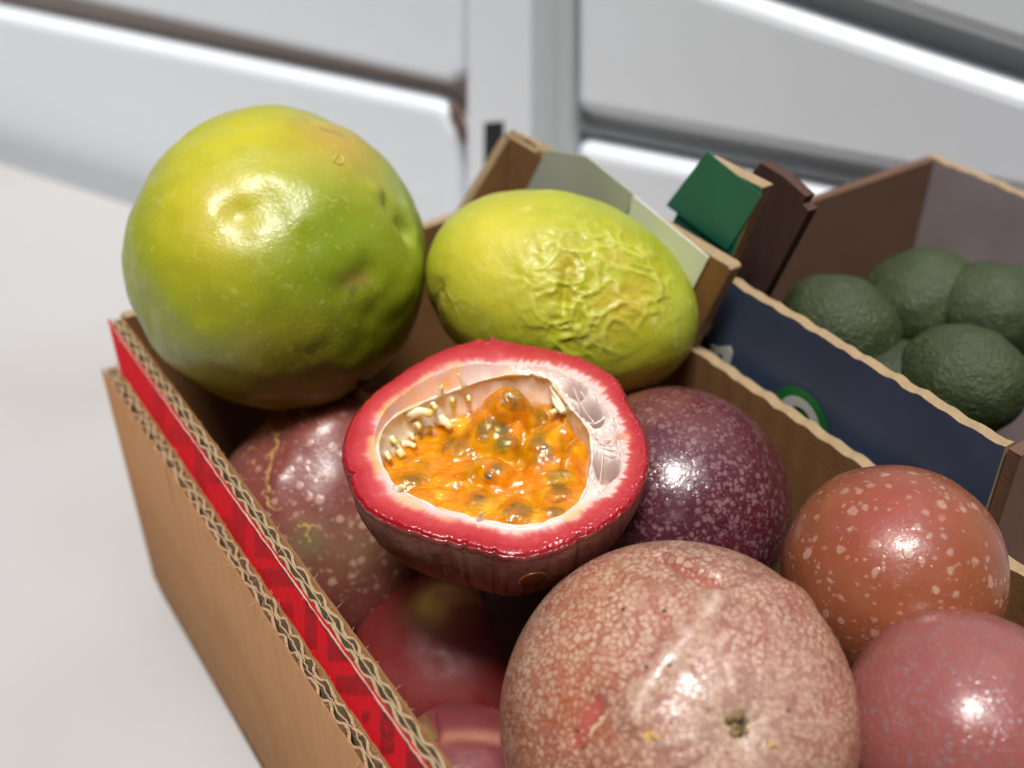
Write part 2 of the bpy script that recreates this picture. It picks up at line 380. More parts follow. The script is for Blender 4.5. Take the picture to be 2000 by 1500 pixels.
def corrugated(parent, n0, n1, ztop, s0, s1, per, ph, seed, rough, face_mats, zb):
    """double-wall board between n0 (outer) and n1 (inner), its cut top edge open"""
    rs = np.random.RandomState(seed); s = np.arange(s0, s1, .00045); k = len(s)
    p1 = np.stack((s, np.zeros(k), np.zeros(k)), 1)
    jit = lambda sd, a: a * fbm(p1, 900, 3, sd) + a * 1.2 * fbm(p1, 160, 2, sd + 3)
    th = n1 - n0; mid = (n0 + n1) / 2
    # liners, full height (outer, inner) - parts of the board
    parts = []
    for i, (nn, ht, mt, nm) in enumerate(((n0 + .00022, .00022, face_mats[0], 'outer_liner'), (n1 - .00022, .00022, face_mats[1], 'inner_liner'))):
        wob = (1 if i == 0 else -1) * np.maximum(0, fbm(p1, 260, 2, seed + 31 + i)) * .00018 * rough
        v, f = ribbon(s, nn + wob, ztop + jit(seed + i * 7, .00012 * rough), zb, ht)
        o = mesh_obj(nm, v, f, mt, parent); parts.append(o)
    V, F = [], []
    wob = jit(seed + 50, .00025 * rough)
    midn = mid + wob
    V, F = join([ribbon(s, midn, ztop - .0003 + jit(seed + 60, .00015 * rough), ztop - .013, .00016)])
    def med(a, b, phs, sd):
        c = (a + b) / 2; amp = ((np.abs(b - a)) / 2 - .00046) * (.93 + .07 * np.clip(1.6 * fbm(p1, 90, 2, sd + 2), -1, 1))
        ph_ = 2 * math.pi * s / per + phs + 1.1 * fbm(p1, 60, 2, sd) * rough
        wv = np.sin(ph_ + .45 * np.sin(ph_))
        wv = np.sign(wv) * np.abs(wv) ** .8
        n = c + amp * wv + .00009 * rough * fbm(p1, 500, 2, sd + 4)
        return ribbon(s, n, ztop - .0004 + jit(sd + 9, .00032 * rough), ztop - .013, .00030)
    fl = join([(V, F), med(n0, midn, ph, seed + 70), med(midn, n1, ph + 1.5, seed + 80)])
    # closing floor deep in the cells
    q = [W(s0, n0 + .0004, ztop - .0128), W(s1, n0 + .0004, ztop - .0128), W(s1, n1 - .0004, ztop - .0128), W(s0, n1 - .0004, ztop - .0128)]
    fl = join([fl, (q, [[0, 1, 2, 3]])])
    zv = np.array(fl[0])[:, 2]; fm = [1 if min(zv[i] for i in q) > ztop - .004 else 0 for q in fl[1]]
    mesh_obj('fluting', fl[0], fl[1], [M_medium, M_kraft_edge], parent, fmat=fm, smooth=False)
    # torn fibres along the cut edge
    fib = []
    for i in range(int(150 * rough * (s1 - s0) / .25)):
        ss = rs.uniform(s0, s1); nn = rs.choice([n0 + .0002, n1 - .0002, mid, rs.uniform(n0, n1), n1]); b = W(ss, nn, ztop - .0002)
        d = unit(rs.normal(size=3) * np.array((1, 1, .6)) + np.array((0, 0, .35))); L = rs.uniform(.0006, .0019)
        c = unit(rs.normal(size=3)); pts = [b + d * L * t + c * L * .35 * t * t for t in (0, .35, .7, 1)]
        fib.append(tube(pts, [.00005, .00005, .00004, .00002], 4, False))
    v, f = join(fib); o = mesh_obj('torn_fibres', v, f, M_torn, parent); o['kind'] = 'stuff'
    return parts

# left wall: an inner board with red print and, lower, an outer kraft board
def part(name, parent): 
    o = bpy.data.objects.new(name, None); COL.objects.link(o); o.parent = parent; o.empty_display_size = .01; return o
ib = part('inner_board', bx)
corrugated(ib, n_red, n_in, Z_RIM, s_back - .002, s_front, .0073, .4, 11, 1.0, (M_red, M_kraft_in), Z_FL)
ob = part('outer_board', bx)
corrugated(ob, n_out, n_red - .0003, Z_RIM2, s_back - .004, s_front, .0071, 1.7, 23, 1.7, (M_kraft_face, M_kraft_in), Z_FL - .003)
# torn white lip of the red liner
s = np.arange(s_back, s_front, .0005); p1 = np.stack((s, s * 0, s * 0), 1)
v, f = ribbon(s, n_red - .0001 + .00012 * fbm(p1, 500, 2, 3), Z_RIM + .0001 + .0003 * fbm(p1, 420, 3, 5), Z_RIM - .0004, .00007 + .00005 * fbm(p1, 300, 2, 6))
mesh_obj('torn_lip', v, f, M_torn, ib)
# halftone print on the red band
dots = []
blocks = [(438, 452, 1010, 1075, 0), (455, 479, 975, 1086, 0), (498, 536, 1035, 1086, 0), (502, 582, 1113, 1146, 1), (546, 572, 1176, 1206, 0), (596, 617, 1168, 1266, 0),
          (640, 688, 1226, 1290, 0), (658, 738, 1320, 1358, 1), (708, 722, 1390, 1410, 0), (744, 768, 1368, 1472, 0), (795, 842, 1440, 1520, 0),
          (380, 402, 870, 960, 0), (405, 440, 920, 945, 0), (330, 400, 835, 865, 1), (800, 870, 1540, 1580, 1), (300, 322, 745, 845, 0)]
for x0, x1, y0, y1, hz in blocks:
    y = y0; row = 0
    while y < y1:
        x = x0 + rnd.uniform(-1, 1) + (row % 2) * .6
        while x < x1:
            p = on_plane(x, y, NV * (n_red - .00012), NV)
            if Z_RIM2 - .002 < p[2] < Z_RIM - .0003 and rnd.random() > .02:
                a = .00060 * rnd.uniform(.8, 1.1); b = .00021 * rnd.uniform(.85, 1.1)
                dots.append(([p + DV * (a * math.cos(t)) + np.array((0, 0, b * math.sin(t))) for t in np.arange(6) * math.pi / 3], [[0, 1, 2, 3, 4, 5]]))
            x += 4.6
        y += 5.6; row += 1
print('dots', len(dots)); v, f = join(dots); o = mesh_obj('dot_print', v, f, M_ink, ib, smooth=False); o['kind'] = 'stuff'

# right wall with its raised corner
T_R = .0032
z_t = [on_plane(x, y, NV * n_right, NV) for x, y in ((1000, 268), (1430, 520))]
S_COR = sof(on_plane(987, 266, NV * n_right, NV)); Z_TALL = .5 * (z_t[0][2] + z_t[1][2]); s_t = sof(z_t[1]); s_tb = sof(on_plane(1352, 640, NV * n_right, NV))
print('tall', Z_TALL - CAM_Z, 's_t', s_t, 's_tb', s_tb)
def edge_mesh(name, prof, n0, n1, zb, mats, parent):
    """wall plate whose top follows prof = [(s, z)...], densely sampled with a slightly ragged rim"""
    ss = np.arange(prof[0][0], prof[-1][0], .0008); zz = np.interp(ss, [p[0] for p in prof], [p[1] for p in prof]); p1 = np.stack((ss, zz, zz * 0), 1)
    zz = zz + .0004 * fbm(p1, 300, 3, 4) + .0002 * np.sin(ss * 2 * math.pi / .0074)
    v = []; k = len(ss); f = []
    for n in (n0, n1):
        for z in (np.full(k, zb), zz): v.append(DV[None] * ss[:, None] + NV[None] * n + np.array((0, 0, 1.))[None] * z[:, None])
    v = np.concatenate(v)
    fm = []
    for i in range(k - 1):
        a, b, c, d = i, k + i, 2 * k + i, 3 * k + i
        f += [[a, b, b + 1, a + 1], [c, c + 1, d + 1, d], [b, d, d + 1, b + 1]]; fm += [0, 1, 2]
    f += [[0, 2 * k, 3 * k, k], [k - 1, 2 * k - 1, 4 * k - 1, 3 * k - 1]]; fm += [2, 2]
    return mesh_obj(name, v, f, mats, parent, smooth=False, fmat=fm)
rw = edge_mesh('side_wall', [(s_back, Z_RIM), (s_front, Z_RIM)], n_right, n_right + T_R, Z_FL, [M_kraft_in, M_kraft_face, M_kraft_edge], bx)
def tab(name, prof, n0, th, mats, parent):
    k = len(prof); v = [W(a, n0, z) for a, z in prof] + [W(a, n0 + th, z) for a, z in prof]
    f = [list(range(k)), list(range(2 * k - 1, k - 1, -1))] + [[i, (i + 1) % k, (i + 1) % k + k, i + k][::-1] for i in range(k)]
    return bevel(mesh_obj(name, v, f, mats, parent, smooth=False, fmat=[0, 1] + [2] * k), .0003, 1)
tab('raised_corner', [(s_back - .0035, Z_RIM - .004), (s_tb - .002, Z_RIM - .004), (s_tb, Z_RIM), (s_t, Z_TALL - .0008), (s_t - .001, Z_TALL), (S_COR, Z_TALL)], n_right - .0003, T_R + .0006, [M_kraft_in, M_kraft_face, M_kraft_edge], rw)
def on_right(px, py): return on_plane(px, py, NV * (n_right - .0008), NV)
lab1 = prism('label', [on_right(x, y) for x, y in ((1068, 292), (1145, 305), (1236, 378), (1205, 480), (1060, 460), (1016, 395))], NV * .0003, M_lab_g, rw); lab1['label'] = 'grey shaded end of the paper label'
lab2 = prism('label', [on_right(x, y) for x, y in ((1238, 383), (1384, 503), (1335, 600), (1150, 640), (1207, 480))], NV * .0003, M_lab_w, rw); lab2['label'] = 'white half of the paper label'
# curled corrugated roll on the top edge near the corner
rs_ = np.random.RandomState(5); rolls = []
for i in range(7):
    a = s_back + .001 + i * .0009; pts = [W(S_COR + .001 + t * .034, n_right + .0016 + rs_.uniform(-.0012, .0012) + .0008 * math.sin(t * 5 + i), Z_TALL + .0008 * math.sin(math.pi * min(1, t * 1.3)) + rs_.uniform(-.0002, .0006)) for t in np.linspace(0, 1, 9)]
    rolls.append(tube(pts, .00045, 6))
v, f = join(rolls); mesh_obj('torn_edge', v, f, M_kraft_edge, bx)
# back wall, rising to the corner
def back_plate(prof, s0, s1, mats):
    nn = np.arange(prof[0][0], prof[-1][0], .0008); zz = np.interp(nn, [p[0] for p in prof], [p[1] for p in prof]); p1 = np.stack((nn, zz, zz * 0), 1)
    zz = zz + .0004 * fbm(p1, 300, 3, 14); k = len(nn); v = []; f = []; fm = []
    for s_ in (s0, s1):
        for z in (np.full(k, Z_FL), zz): v.append(DV[None] * (s_ + (S_COR + .0035 - s_back) * np.clip((z - Z_RIM - .001) / (Z_TALL - Z_RIM), 0, 1) * (s0 < s_front - .1))[:, None] + NV[None] * nn[:, None] + np.array((0, 0, 1.))[None] * z[:, None])
    v = np.concatenate(v)
    for i in range(k - 1):
        a, b, c, d = i, k + i, 2 * k + i, 3 * k + i
        f += [[a, a + 1, b + 1, b], [c, d, d + 1, c + 1], [b, b + 1, d + 1, d]]; fm += [1, 0, 2]
    return mesh_obj('end_wall', v, f, mats, bx, smooth=False, fmat=fm)
zb_ = on_plane(900, 408, DV * s_back, DV)
back_plate([(n_in + .0005, Z_RIM), (nof(zb_), Z_RIM + .001), (n_right - .0005, Z_TALL - .0005)], s_back - .0035, s_back, [M_kraft_in, M_kraft_face, M_kraft_edge])
back_plate([(n_in + .0005, Z_RIM), (n_right - .0005, Z_RIM)], s_front - .0035, s_front, [M_kraft_face, M_kraft_in, M_kraft_edge])
prism('bottom', [W(s_back, n_out, Z_FL), W(s_front, n_out, Z_FL), W(s_front, n_right + T_R, Z_FL), W(s_back, n_right + T_R, Z_FL)], (0, 0, -.0042), M_kraft_in, bx)

# ------------------------------------------------------------------ the neighbouring box, navy with a green corner
n_nb = n_right + T_R + .004
def nbp(px, py, off=0): return on_plane(px, py, NV * (n_nb - off), NV)
q = [nbp(x, y) for x, y in ((1430, 545), (1562, 642))]; Z_NB = .5 * (q[0][2] + q[1][2])
gq = [nbp(x, y) for x, y in ((1380, 293), (1490, 380), (1420, 492), (1300, 402))]
s_g0, s_g1 = sof(gq[3]), sof(gq[2]); z_g = .5 * (gq[0][2] + gq[1][2])
nb = thing('produce_box', 'navy printed cardboard produce box with green raised corner beside the fruit box', 'cardboard box', W(s_g0 + .1, n_nb + .06, Z_FL - .004))
M_nb_in = m_card('dark_kraft_inside', lin(112, 84, 68), DV, .006, .7)
s_ne = sof(nbp(1960, 900))
nw_ = edge_mesh('side_wall', [(s_g0 + .002, Z_NB), (s_ne, Z_NB)], n_nb, n_nb + .003, Z_FL, [M_navy, M_nb_in, M_kraft_edge], nb)
tab('raised_corner', [(s_g0 + .001, Z_NB - .004), (s_g1 - .001, Z_NB - .004), (s_g1, Z_NB), (sof(gq[1]), z_g), (sof(gq[0]), z_g), (s_g0, Z_NB)], n_nb - .0003, .0036, [M_green, M_nb_in, M_kraft_edge], nw_)
gp = prism('corner_print', [nbp(x, y, .0007) for x, y in ((1381, 296), (1488, 382), (1420, 490), (1301, 401))], NV * .0002, M_green, nw_)
# white marks and the green ring logo printed on the navy side
def flat(name, pix, mat, off=.0005): return prism(name, [nbp(x, y, off) for x, y in pix], NV * .0002, mat, nw_)
flat('print_mark', [(1374, 606), (1392, 602), (1388, 640), (1380, 655), (1366, 650)], M_printw)
flat('print_mark', [(1385, 672), (1402, 678), (1425, 676), (1430, 690), (1424, 715), (1412, 708), (1405, 696), (1392, 690)], M_printw)
flat('print_mark', [(1402, 690), (1411, 694), (1409, 703), (1400, 698)], M_navy, .0009)
cc = nbp(1562, 822, .0006)
def disc(name, r0, r1, a0, a1, mat, off):
    k = 28; v = []; f = []
    for i in range(k + 1):
        a = a0 + (a1 - a0) * i / k
        for r_ in (r0, r1): v.append(cc - NV * off + DV * (r_ * math.cos(a)) + np.array((0, 0, r_ * math.sin(a))))
    f = [[2 * i, 2 * i + 2, 2 * i + 3, 2 * i + 1] for i in range(k)]
    return mesh_obj(name, v, f, mat, nw_, smooth=False)
disc('logo', .0, .0092, 0, 2 * math.pi, M_lgreen, 0); disc('logo_ring', .0040, .0068, 0, 2 * math.pi, M_printw, .0003); disc('logo_ring', .0012, .0022, 0, 2 * math.pi, M_printw, .0003)
n_nf = n_nb + .105
M_liner = m_plain('grey_liner', lin(168, 154, 154), .7, 60, .15)
fw = edge_mesh('side_wall', [(s_g0 + .002, Z_NB), (s_ne, Z_NB)], n_nf, n_nf + .003, Z_FL, [M_liner, M_nb_in, M_kraft_edge], nb)
for s_ in (s_g0 + .0025, s_ne):
    prism('end_wall', [W(s_, n_nb + .0005, Z_FL), W(s_, n_nf - .0005, Z_FL), W(s_, n_nf - .0005, Z_NB), W(s_, n_nb + .0005, Z_NB)], DV * .003, M_nb_in, nb)
# dark brown divider standing inside it
dq = [P(1490, 345, .300), P(1562, 378, .292), P(1490, 570, .300), P(1415, 500, .305)]
n_dv = n_nb + .012
dvp = lambda x, y: on_plane(x, y, NV * n_dv, NV)
M_dv = m_card('brown_divider_board', lin(84, 62, 54), DV, .006, .6)
prism('divider', [dvp(x, y) for x, y in ((1440, 372), (1486, 318), (1530, 345), (1574, 384), (1567, 398), (1580, 412), (1470, 620), (1380, 570))], NV * .003, M_dv, nb)
prism('bottom', [W(s_g0 + .002, n_nb, Z_FL), W(s_ne, n_nb, Z_FL), W(s_ne, n_nf, Z_FL), W(s_g0 + .002, n_nf, Z_FL)], (0, 0, -.0042), M_nb_in, nb)

# ================================================================== fruit
GRP = 'passion fruits heaped in the cardboard box'
class Fruit:
    """a fruit placed by its silhouette: centre pixel, depth, pixel radii along (roll-rotated) image axes and depth"""
    def __init__(s, px, py, d, rx, ry, rd=None, roll=0, sub=6):
        s.c = P(px, py, d); k = d / FPX; rd = rd or (rx + ry) / 2
        ca, sa = math.cos(R(roll)), math.sin(R(roll))
        vw = unit(ray(px, py)); rt = unit(RT - vw * np.dot(RT, vw)); up = np.cross(rt, vw)
        s.ax = np.array((rt * ca - up * sa, rt * sa + up * ca, -vw)); s.r = np.array((rx, ry, rd)) * k
        s.n, s.f = ico(sub); s.v = s.n @ (s.ax * s.r[:, None]); s.dir = s.v / np.linalg.norm(s.v, axis=1)[:, None]
        s.rad = np.linalg.norm(s.v, axis=1); s.k = k; s.disp = np.zeros(len(s.v)); s.seed = int(px) % 97
    def hit(s, px, py):
        """direction (unit, from centre) where the pixel's ray meets the ellipsoid"""
        M = s.ax / s.r[:, None]; o = M @ (CAM - s.c); d = M @ ray(px, py)
        a, b, c = d @ d, 2 * o @ d, o @ o - 1; q = max(b * b - 4 * a * c, 0); t = (-b - math.sqrt(q)) / (2 * a)
        return CAM + ray(px, py) * t - s.c
    def lobe(s, px, py, rp, pw=1.0):
        """soft mask, 1 at the pixel's point, falling off over rp pixels"""
        h = s.hit(px, py); return np.exp(-(np.linalg.norm(s.v - h, axis=1) / (rp * s.k)) ** 2 * pw)
    def seg(s, pts, rp):
        h = [s.hit(*p) for p in pts]; best = np.full(len(s.v), 9.)
        for a, b in zip(h[:-1], h[1:]):
            ab = b - a; t = np.clip(((s.v - a) @ ab) / max(ab @ ab, 1e-12), 0, 1); best = np.minimum(best, np.linalg.norm(s.v - a - t[:, None] * ab, axis=1))
        return np.exp(-(best / (rp * s.k)) ** 2)
    def lumps(s, amp, sc=3, octs=3): s.disp += amp * fbm(s.dir, sc * .5, octs, s.seed)
    def done(s, name, label, mat, col, spk=None, group=GRP, parts=True):
        v = s.v + s.dir * (s.disp * s.rad.mean())[:, None]
        if parts:
            e = thing(name, label, 'passion fruit', s.c, group)
            o = mesh_obj('skin', v + s.c, s.f, mat, e, cols=col, extra={'spk': spk if spk is not None else np.zeros(len(v))})
            s.e = e
        else:
            o = mesh_obj(name, v + s.c, s.f, mat, None, cols=col, extra={'spk': spk if spk is not None else np.zeros(len(v))}, origin=s.c); tag(o, label, 'passion fruit', group); s.e = o
        s.vd = v; s.o = o; return s
    def surf(s, px, py, off=0.):
        h = s.hit(px, py); i = np.argmin(((s.v - h) ** 2).sum(1)); return s.c + s.vd[i] + s.dir[i] * off, s.dir[i]
    def scar(s, name, pts, rad, mat, off=0., jag=.0):
        q = []
        for a, b in zip(pts[:-1], pts[1:]):
            for t in (0, .25, .5, .75): q.append((a[0] * (1 - t) + b[0] * t + rnd.uniform(-jag, jag), a[1] * (1 - t) + b[1] * t + rnd.uniform(-jag, jag)))
        q.append(pts[-1]); P3 = [s.surf(*x, off)[0] for x in q]; n = len(P3)
        rr = [rad * (.35 + .65 * math.sin(math.pi * (i + .6) / (n + .2))) * rnd.uniform(.75, 1.25) for i in range(n)]
        v, f = tube(P3, rr, 7); return mesh_obj(name, v, f, mat, s.e)
def ones(F, c): return np.repeat(np.asarray(c, float)[None], len(F.v), 0)

M_cork = m_plain('cork_scar', lin(176, 138, 74), .7, 900, .35, .0003)
M_stem = m_plain('dry_stem', lin(140, 116, 74), .85, 700, .6, .0005)
M_stem_d = m_plain('dry_stem_dark', lin(44, 40, 32), .85, 700, .5, .0005)
M_yellow_skin = m_skin('yellow_skin', lin(205, 205, 120), .61, .05, 480, 1000, 'noise', .36, .16, .0002, sub=.08, spotmax=.25)
M_wrinkle_skin = m_skin('wrinkled_skin', lin(228, 222, 140), .64, .06, 200, 700, 'noise', .42, .1, .0002, sub=.12, spotmax=.4)
M_left_skin = m_skin('sparse_spot_skin', lin(178, 138, 120), .44, .07, 370, 680, 'voro', .31, .3, .00012)
M_purple_skin = m_skin('purple_skin', lin(140, 106, 106), .50, .10, 760, 1250, 'voro', .26, .5, .0001, spotmax=.75)
M_pink_skin = m_skin('pink_speckled_skin', lin(208, 174, 148), .105, .07, 780, 1500, 'cells', .3, .4, .0001)
M_deep_skin = m_skin('deep_red_skin', lin(150, 86, 80), .66, .06, 300, 700, 'noise', .5, .05, .0001, spotmax=.4)

# --- big yellow-green fruit, upper left
F = Fruit(545, 512, .290, 290, 292, 285)
F.lumps(.055, 3); F.disp += .012 * fbm(F.dir, 5, 3, 5)
F.disp -= .022 * F.seg([(480, 405), (520, 385)], 30) + .018 * F.seg([(455, 420), (480, 470)], 26) + .075 * F.seg([(755, 395), (775, 425), (800, 455)], 15) + .03 * F.seg([(680, 560), (720, 530)], 26)
F.disp += .015 * F.lobe(620, 345, 70) + .03 * F.seg([(730, 372), (765, 400), (785, 450)], 12) + .02 * F.seg([(790, 400), (815, 455)], 12)
c = ones(F, lin(142, 154, 8))
wx = fbm(F.dir, 2.2, 3, 8) * .5 + .5
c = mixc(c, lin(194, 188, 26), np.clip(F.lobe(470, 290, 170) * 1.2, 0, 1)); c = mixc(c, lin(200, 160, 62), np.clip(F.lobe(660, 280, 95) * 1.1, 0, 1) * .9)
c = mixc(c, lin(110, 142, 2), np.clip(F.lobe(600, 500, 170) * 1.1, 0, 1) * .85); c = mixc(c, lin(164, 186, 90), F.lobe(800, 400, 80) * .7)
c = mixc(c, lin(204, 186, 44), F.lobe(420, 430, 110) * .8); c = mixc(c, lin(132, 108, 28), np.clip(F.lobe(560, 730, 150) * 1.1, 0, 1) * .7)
c = mixc(c, lin(96, 80, 44), F.lobe(695, 568, 30) * .8 * sstep(-.3, .3, fbm(F.dir, 18, 3, 77))); c = mixc(c, lin(96, 84, 40), F.seg([(560, 225), (620, 245), (680, 270)], 14) * .5 * sstep(-.1, .3, fbm(F.dir, 16, 2, 3)))
c = mixc(c, lin(150, 120, 60), F.seg([(690, 550), (715, 545)], 15) * .6); c *= (1 + .12 * fbm(F.dir, 5, 3, 21))[:, None]
F.done('passion_fruit', 'largest fruit, smooth yellow-green skin with tan blush, behind the left red fruit', M_yellow_skin, c)
for x, y in ((664, 318),):
    p, n = F.surf(x, y); a = unit(np.cross(n, (0, 0, 1))); b = np.cross(n, a)
    pts = [p + (a * math.cos(t) + b * math.sin(t)) * .0013 * (1 + .25 * math.sin(2.3 * t)) - n * .0001 for t in np.linspace(0, 2 * math.pi, 13)]
    v, f = tube(pts, .00032, 6, False); mesh_obj('scar', v, f, m_plain('pale_scar', lin(206, 184, 96), .6, 600, .3), F.e)

# --- wrinkled yellow fruit
F = Fruit(1096, 578, .288, 272, 196, 215, 20, 7)
F.lumps(.03, 3)
mk = np.clip(F.lobe(1200, 520, 95) * 1.15 + F.lobe(1110, 520, 60) * .6 + F.lobe(1150, 620, 75) * .7 + F.lobe(1270, 560, 60) * .8, 0, 1)
mk2 = np.clip(F.lobe(1000, 540, 80) * .3 + F.lobe(866, 580, 45) * .9 + F.lobe(1080, 650, 80) * .4 + F.lobe(1120, 450, 70) * .4, 0, .8)
wq = F.v / .0375 + np.stack((fbm(F.dir, 2.6, 3, 1), fbm(F.dir, 2.6, 3, 2), fbm(F.dir, 2.6, 3, 3)), 1) * .22
d1, d2 = worley(wq * (1, 1.25, 1.25), 4.2, 3); e1, e2 = worley(wq * (1.2, 1, 1), 10.5, 12)
rid = np.exp(-((d2 - d1) * 6.0) ** 1.5); rid2 = np.exp(-((e2 - e1) * 5.0) ** 1.5); crum = fbm(wq, 4.5, 3, 41)
amp_ = .55 + .9 * np.clip(fbm(F.dir, 3, 2, 44) + .35, 0, 1)
F.disp += mk * amp_ * (.021 * (rid - .3) + .009 * (rid2 - .3) + .014 * crum) + mk2 * (.014 * (rid - .3) + .006 * (rid2 - .3) + .014 * crum) - .035 * F.lobe(1190, 560, 100)
F.disp += .004 * fbm(F.dir, 9, 3, 4) - .05 * F.seg([(1100, 600), (1108, 520)], 10) - .03 * F.seg([(860, 560), (850, 620)], 16)
c = ones(F, lin(164, 174, 22)); c = mixc(c, lin(202, 192, 56), F.lobe(960, 470, 140)); c = mixc(c, lin(170, 178, 28), F.lobe(1250, 690, 110)); c = mixc(c, lin(180, 188, 60), F.lobe(1340, 600, 60) * .7)
c = mixc(c, lin(184, 160, 40), np.clip(mk * sstep(.35, .1, rid) * .5, 0, 1)); c = mixc(c, lin(216, 204, 96), np.clip(mk * sstep(.55, .9, rid) * .6, 0, 1)); c = mixc(c, lin(196, 164, 40), F.lobe(1230, 600, 50) * .6)
c = mixc(c, lin(150, 128, 50), F.lobe(856, 590, 40) * .7); c *= (1 + .12 * fbm(F.dir, 5, 3, 22))[:, None]
F.done('passion_fruit', 'yellow fruit with deeply wrinkled shrivelled skin behind the cut half', M_wrinkle_skin, c)

# --- left red fruit under the cut half
F = Fruit(650, 1015, .310, 232, 246, 230)
F.lumps(.035, 3); F.disp += .17 * F.lobe(655, 810, 105) - .05 * F.lobe(500, 810, 60); F.disp += .02 * F.seg([(545, 940), (580, 880), (650, 850)], 22) + .02 * F.seg([(536, 980), (545, 940)], 16)
c = ones(F, lin(118, 56, 50)); c = mixc(c, lin(150, 76, 64), np.clip(F.lobe(640, 790, 110), 0, 1)); c = mixc(c, lin(126, 74, 62), F.lobe(760, 1080, 110)); c = mixc(c, lin(110, 102, 70), F.lobe(600, 1060, 38) * .9); c = mixc(c, lin(104, 92, 56), F.lobe(700, 1080, 60) * .5)
c = mixc(c, lin(146, 92, 84), F.lobe(470, 860, 100) * .7); c *= (1 + .15 * fbm(F.dir, 6, 3, 23))[:, None]
spk = .15 * fbm(F.dir, 4, 2, 9)
F.done('passion_fruit', 'pale spotted maroon fruit with ochre cracks, under the left side of the cut half', M_left_skin, c, spk)
F.scar('scar', [(534, 800), (530, 820), (540, 850), (549, 870), (540, 885), (533, 905), (524, 925), (528, 945), (526, 965), (523, 985), (536, 992), (553, 997)], .00062, M_cork, -.0002, 1.5)
F.scar('scar', [(512, 798), (534, 800), (546, 790)], .0005, M_cork, -.0002, 1); F.scar('scar', [(518, 892), (535, 893)], .0004, M_cork, -.0002, 1)
F.scar('scar', [(481, 880), (491, 874), (502, 880)], .0004, M_cork, -.0002, 1); F.scar('scar', [(494, 900), (500, 912)], .0004, M_cork, -.0002, 1)
F.scar('scar', [(575, 1027), (598, 1030), (625, 1028)], .0005, M_cork, -.0002, 1.5); F.scar('scar', [(599, 1020), (601, 1045), (605, 1062)], .0005, M_cork, -.0002, 1.5)
v, f = tube([F.surf(690, 765)[0], P(700, 750, .285), P(716, 746, .284), P(735, 752, .285)], [.0008, .0007, .0006, .0003], 7)
mesh_obj('stalk', v, f, M_stem_d, F.e)

# --- dark purple fruit, right
F = Fruit(1312, 985, .275, 226, 232, 228)
F.lumps(.025, 2.5)
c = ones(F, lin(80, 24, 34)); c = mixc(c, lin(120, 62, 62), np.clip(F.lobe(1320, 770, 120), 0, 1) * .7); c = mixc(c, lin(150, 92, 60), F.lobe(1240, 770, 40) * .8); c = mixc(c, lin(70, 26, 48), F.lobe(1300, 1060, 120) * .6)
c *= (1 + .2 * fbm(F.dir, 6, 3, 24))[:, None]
spk = .35 * fbm(F.dir, 4, 3, 9) + .16
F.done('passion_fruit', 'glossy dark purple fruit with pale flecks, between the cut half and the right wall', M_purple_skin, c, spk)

# --- pink speckled fruit in front
F = Fruit(1322, 1405, .210, 346, 346, 340, 0, 7)
F.lumps(.02, 2.5)
stem = F.hit(1446, 1420); sd_ = unit(stem); ang = np.arccos(np.clip(F.dir @ sd_, -1, 1))
t1 = unit(np.cross(sd_, (0, 0, 1))); t2 = np.cross(sd_, t1); phi = np.arctan2(F.dir @ t2, F.dir @ t1)
radial = fbm(np.stack((np.cos(phi) * 1.5, np.sin(phi) * 1.5, ang * .3), 1), 4, 3, 2)
F.disp -= .05 * np.exp(-(ang / .13) ** 2); F.disp += .010 * radial * np.exp(-(ang / .5) ** 2) * sstep(.02, .12, ang)
F.disp += .04 * F.seg([(1238, 1400), (1250, 1360), (1300, 1290), (1345, 1240), (1400, 1175)], 26) + .03 * F.seg([(1400, 1175), (1480, 1150), (1580, 1160)], 26)
F.disp -= .05 * F.seg([(1290, 1085), (1350, 1115), (1400, 1140)], 15) + .035 * F.seg([(1120, 1440), (1160, 1380)], 22) + .018 * F.lobe(1150, 1370, 40)
F.disp += .02 * F.seg([(1300, 1075), (1400, 1120)], 12)
c = ones(F, lin(150, 82, 60)); c = mixc(c, lin(160, 82, 48), np.clip(F.lobe(1150, 1330, 170) + F.lobe(1180, 1200, 90), 0, 1) * .8); c = mixc(c, lin(146, 72, 70), np.clip(F.lobe(1450, 1300, 170), 0, 1) * .8)
c = mixc(c, lin(150, 112, 104), np.clip(np.exp(-(ang / .42) ** 2) * 1.1, 0, 1) * .8); c = mixc(c, lin(120, 98, 90), np.exp(-(ang / .1) ** 2) * .8)
c = mixc(c, lin(186, 168, 160), np.exp(-(ang / .5) ** 2) * sstep(.1, .6, radial) * .6); c = mixc(c, lin(176, 84, 74), F.seg([(1125, 1440), (1165, 1375)], 16)); c = mixc(c, lin(176, 98, 72), F.seg([(1290, 1088), (1395, 1138)], 12))
c = mixc(c, lin(120, 62, 64), F.lobe(1330, 1090, 110) * .4); c = mixc(c, lin(226, 212, 192), F.seg([(1250, 1380), (1258, 1345), (1300, 1290), (1345, 1240), (1395, 1185)], 20) * sstep(-.3, .4, fbm(F.dir, 22, 3, 91)) * .5); c *= (1 + .10 * fbm(F.dir, 6, 3, 25))[:, None]  # pale streak along the ridge: part scuff, part highlight put into the colour
spk = .10 + .25 * fbm(F.dir, 4, 3, 9) + .12 * np.exp(-(ang / .5) ** 2) - .9 * F.seg([(1125, 1440), (1165, 1375)], 16) - .9 * F.seg([(1290, 1088), (1395, 1138)], 10) - .15 * F.lobe(1180, 1400, 80)
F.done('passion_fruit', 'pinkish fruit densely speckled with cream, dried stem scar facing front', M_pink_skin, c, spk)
parts = []; rs_ = np.random.RandomState(3); sp = F.c + F.vd[np.argmax(F.dir @ sd_)]
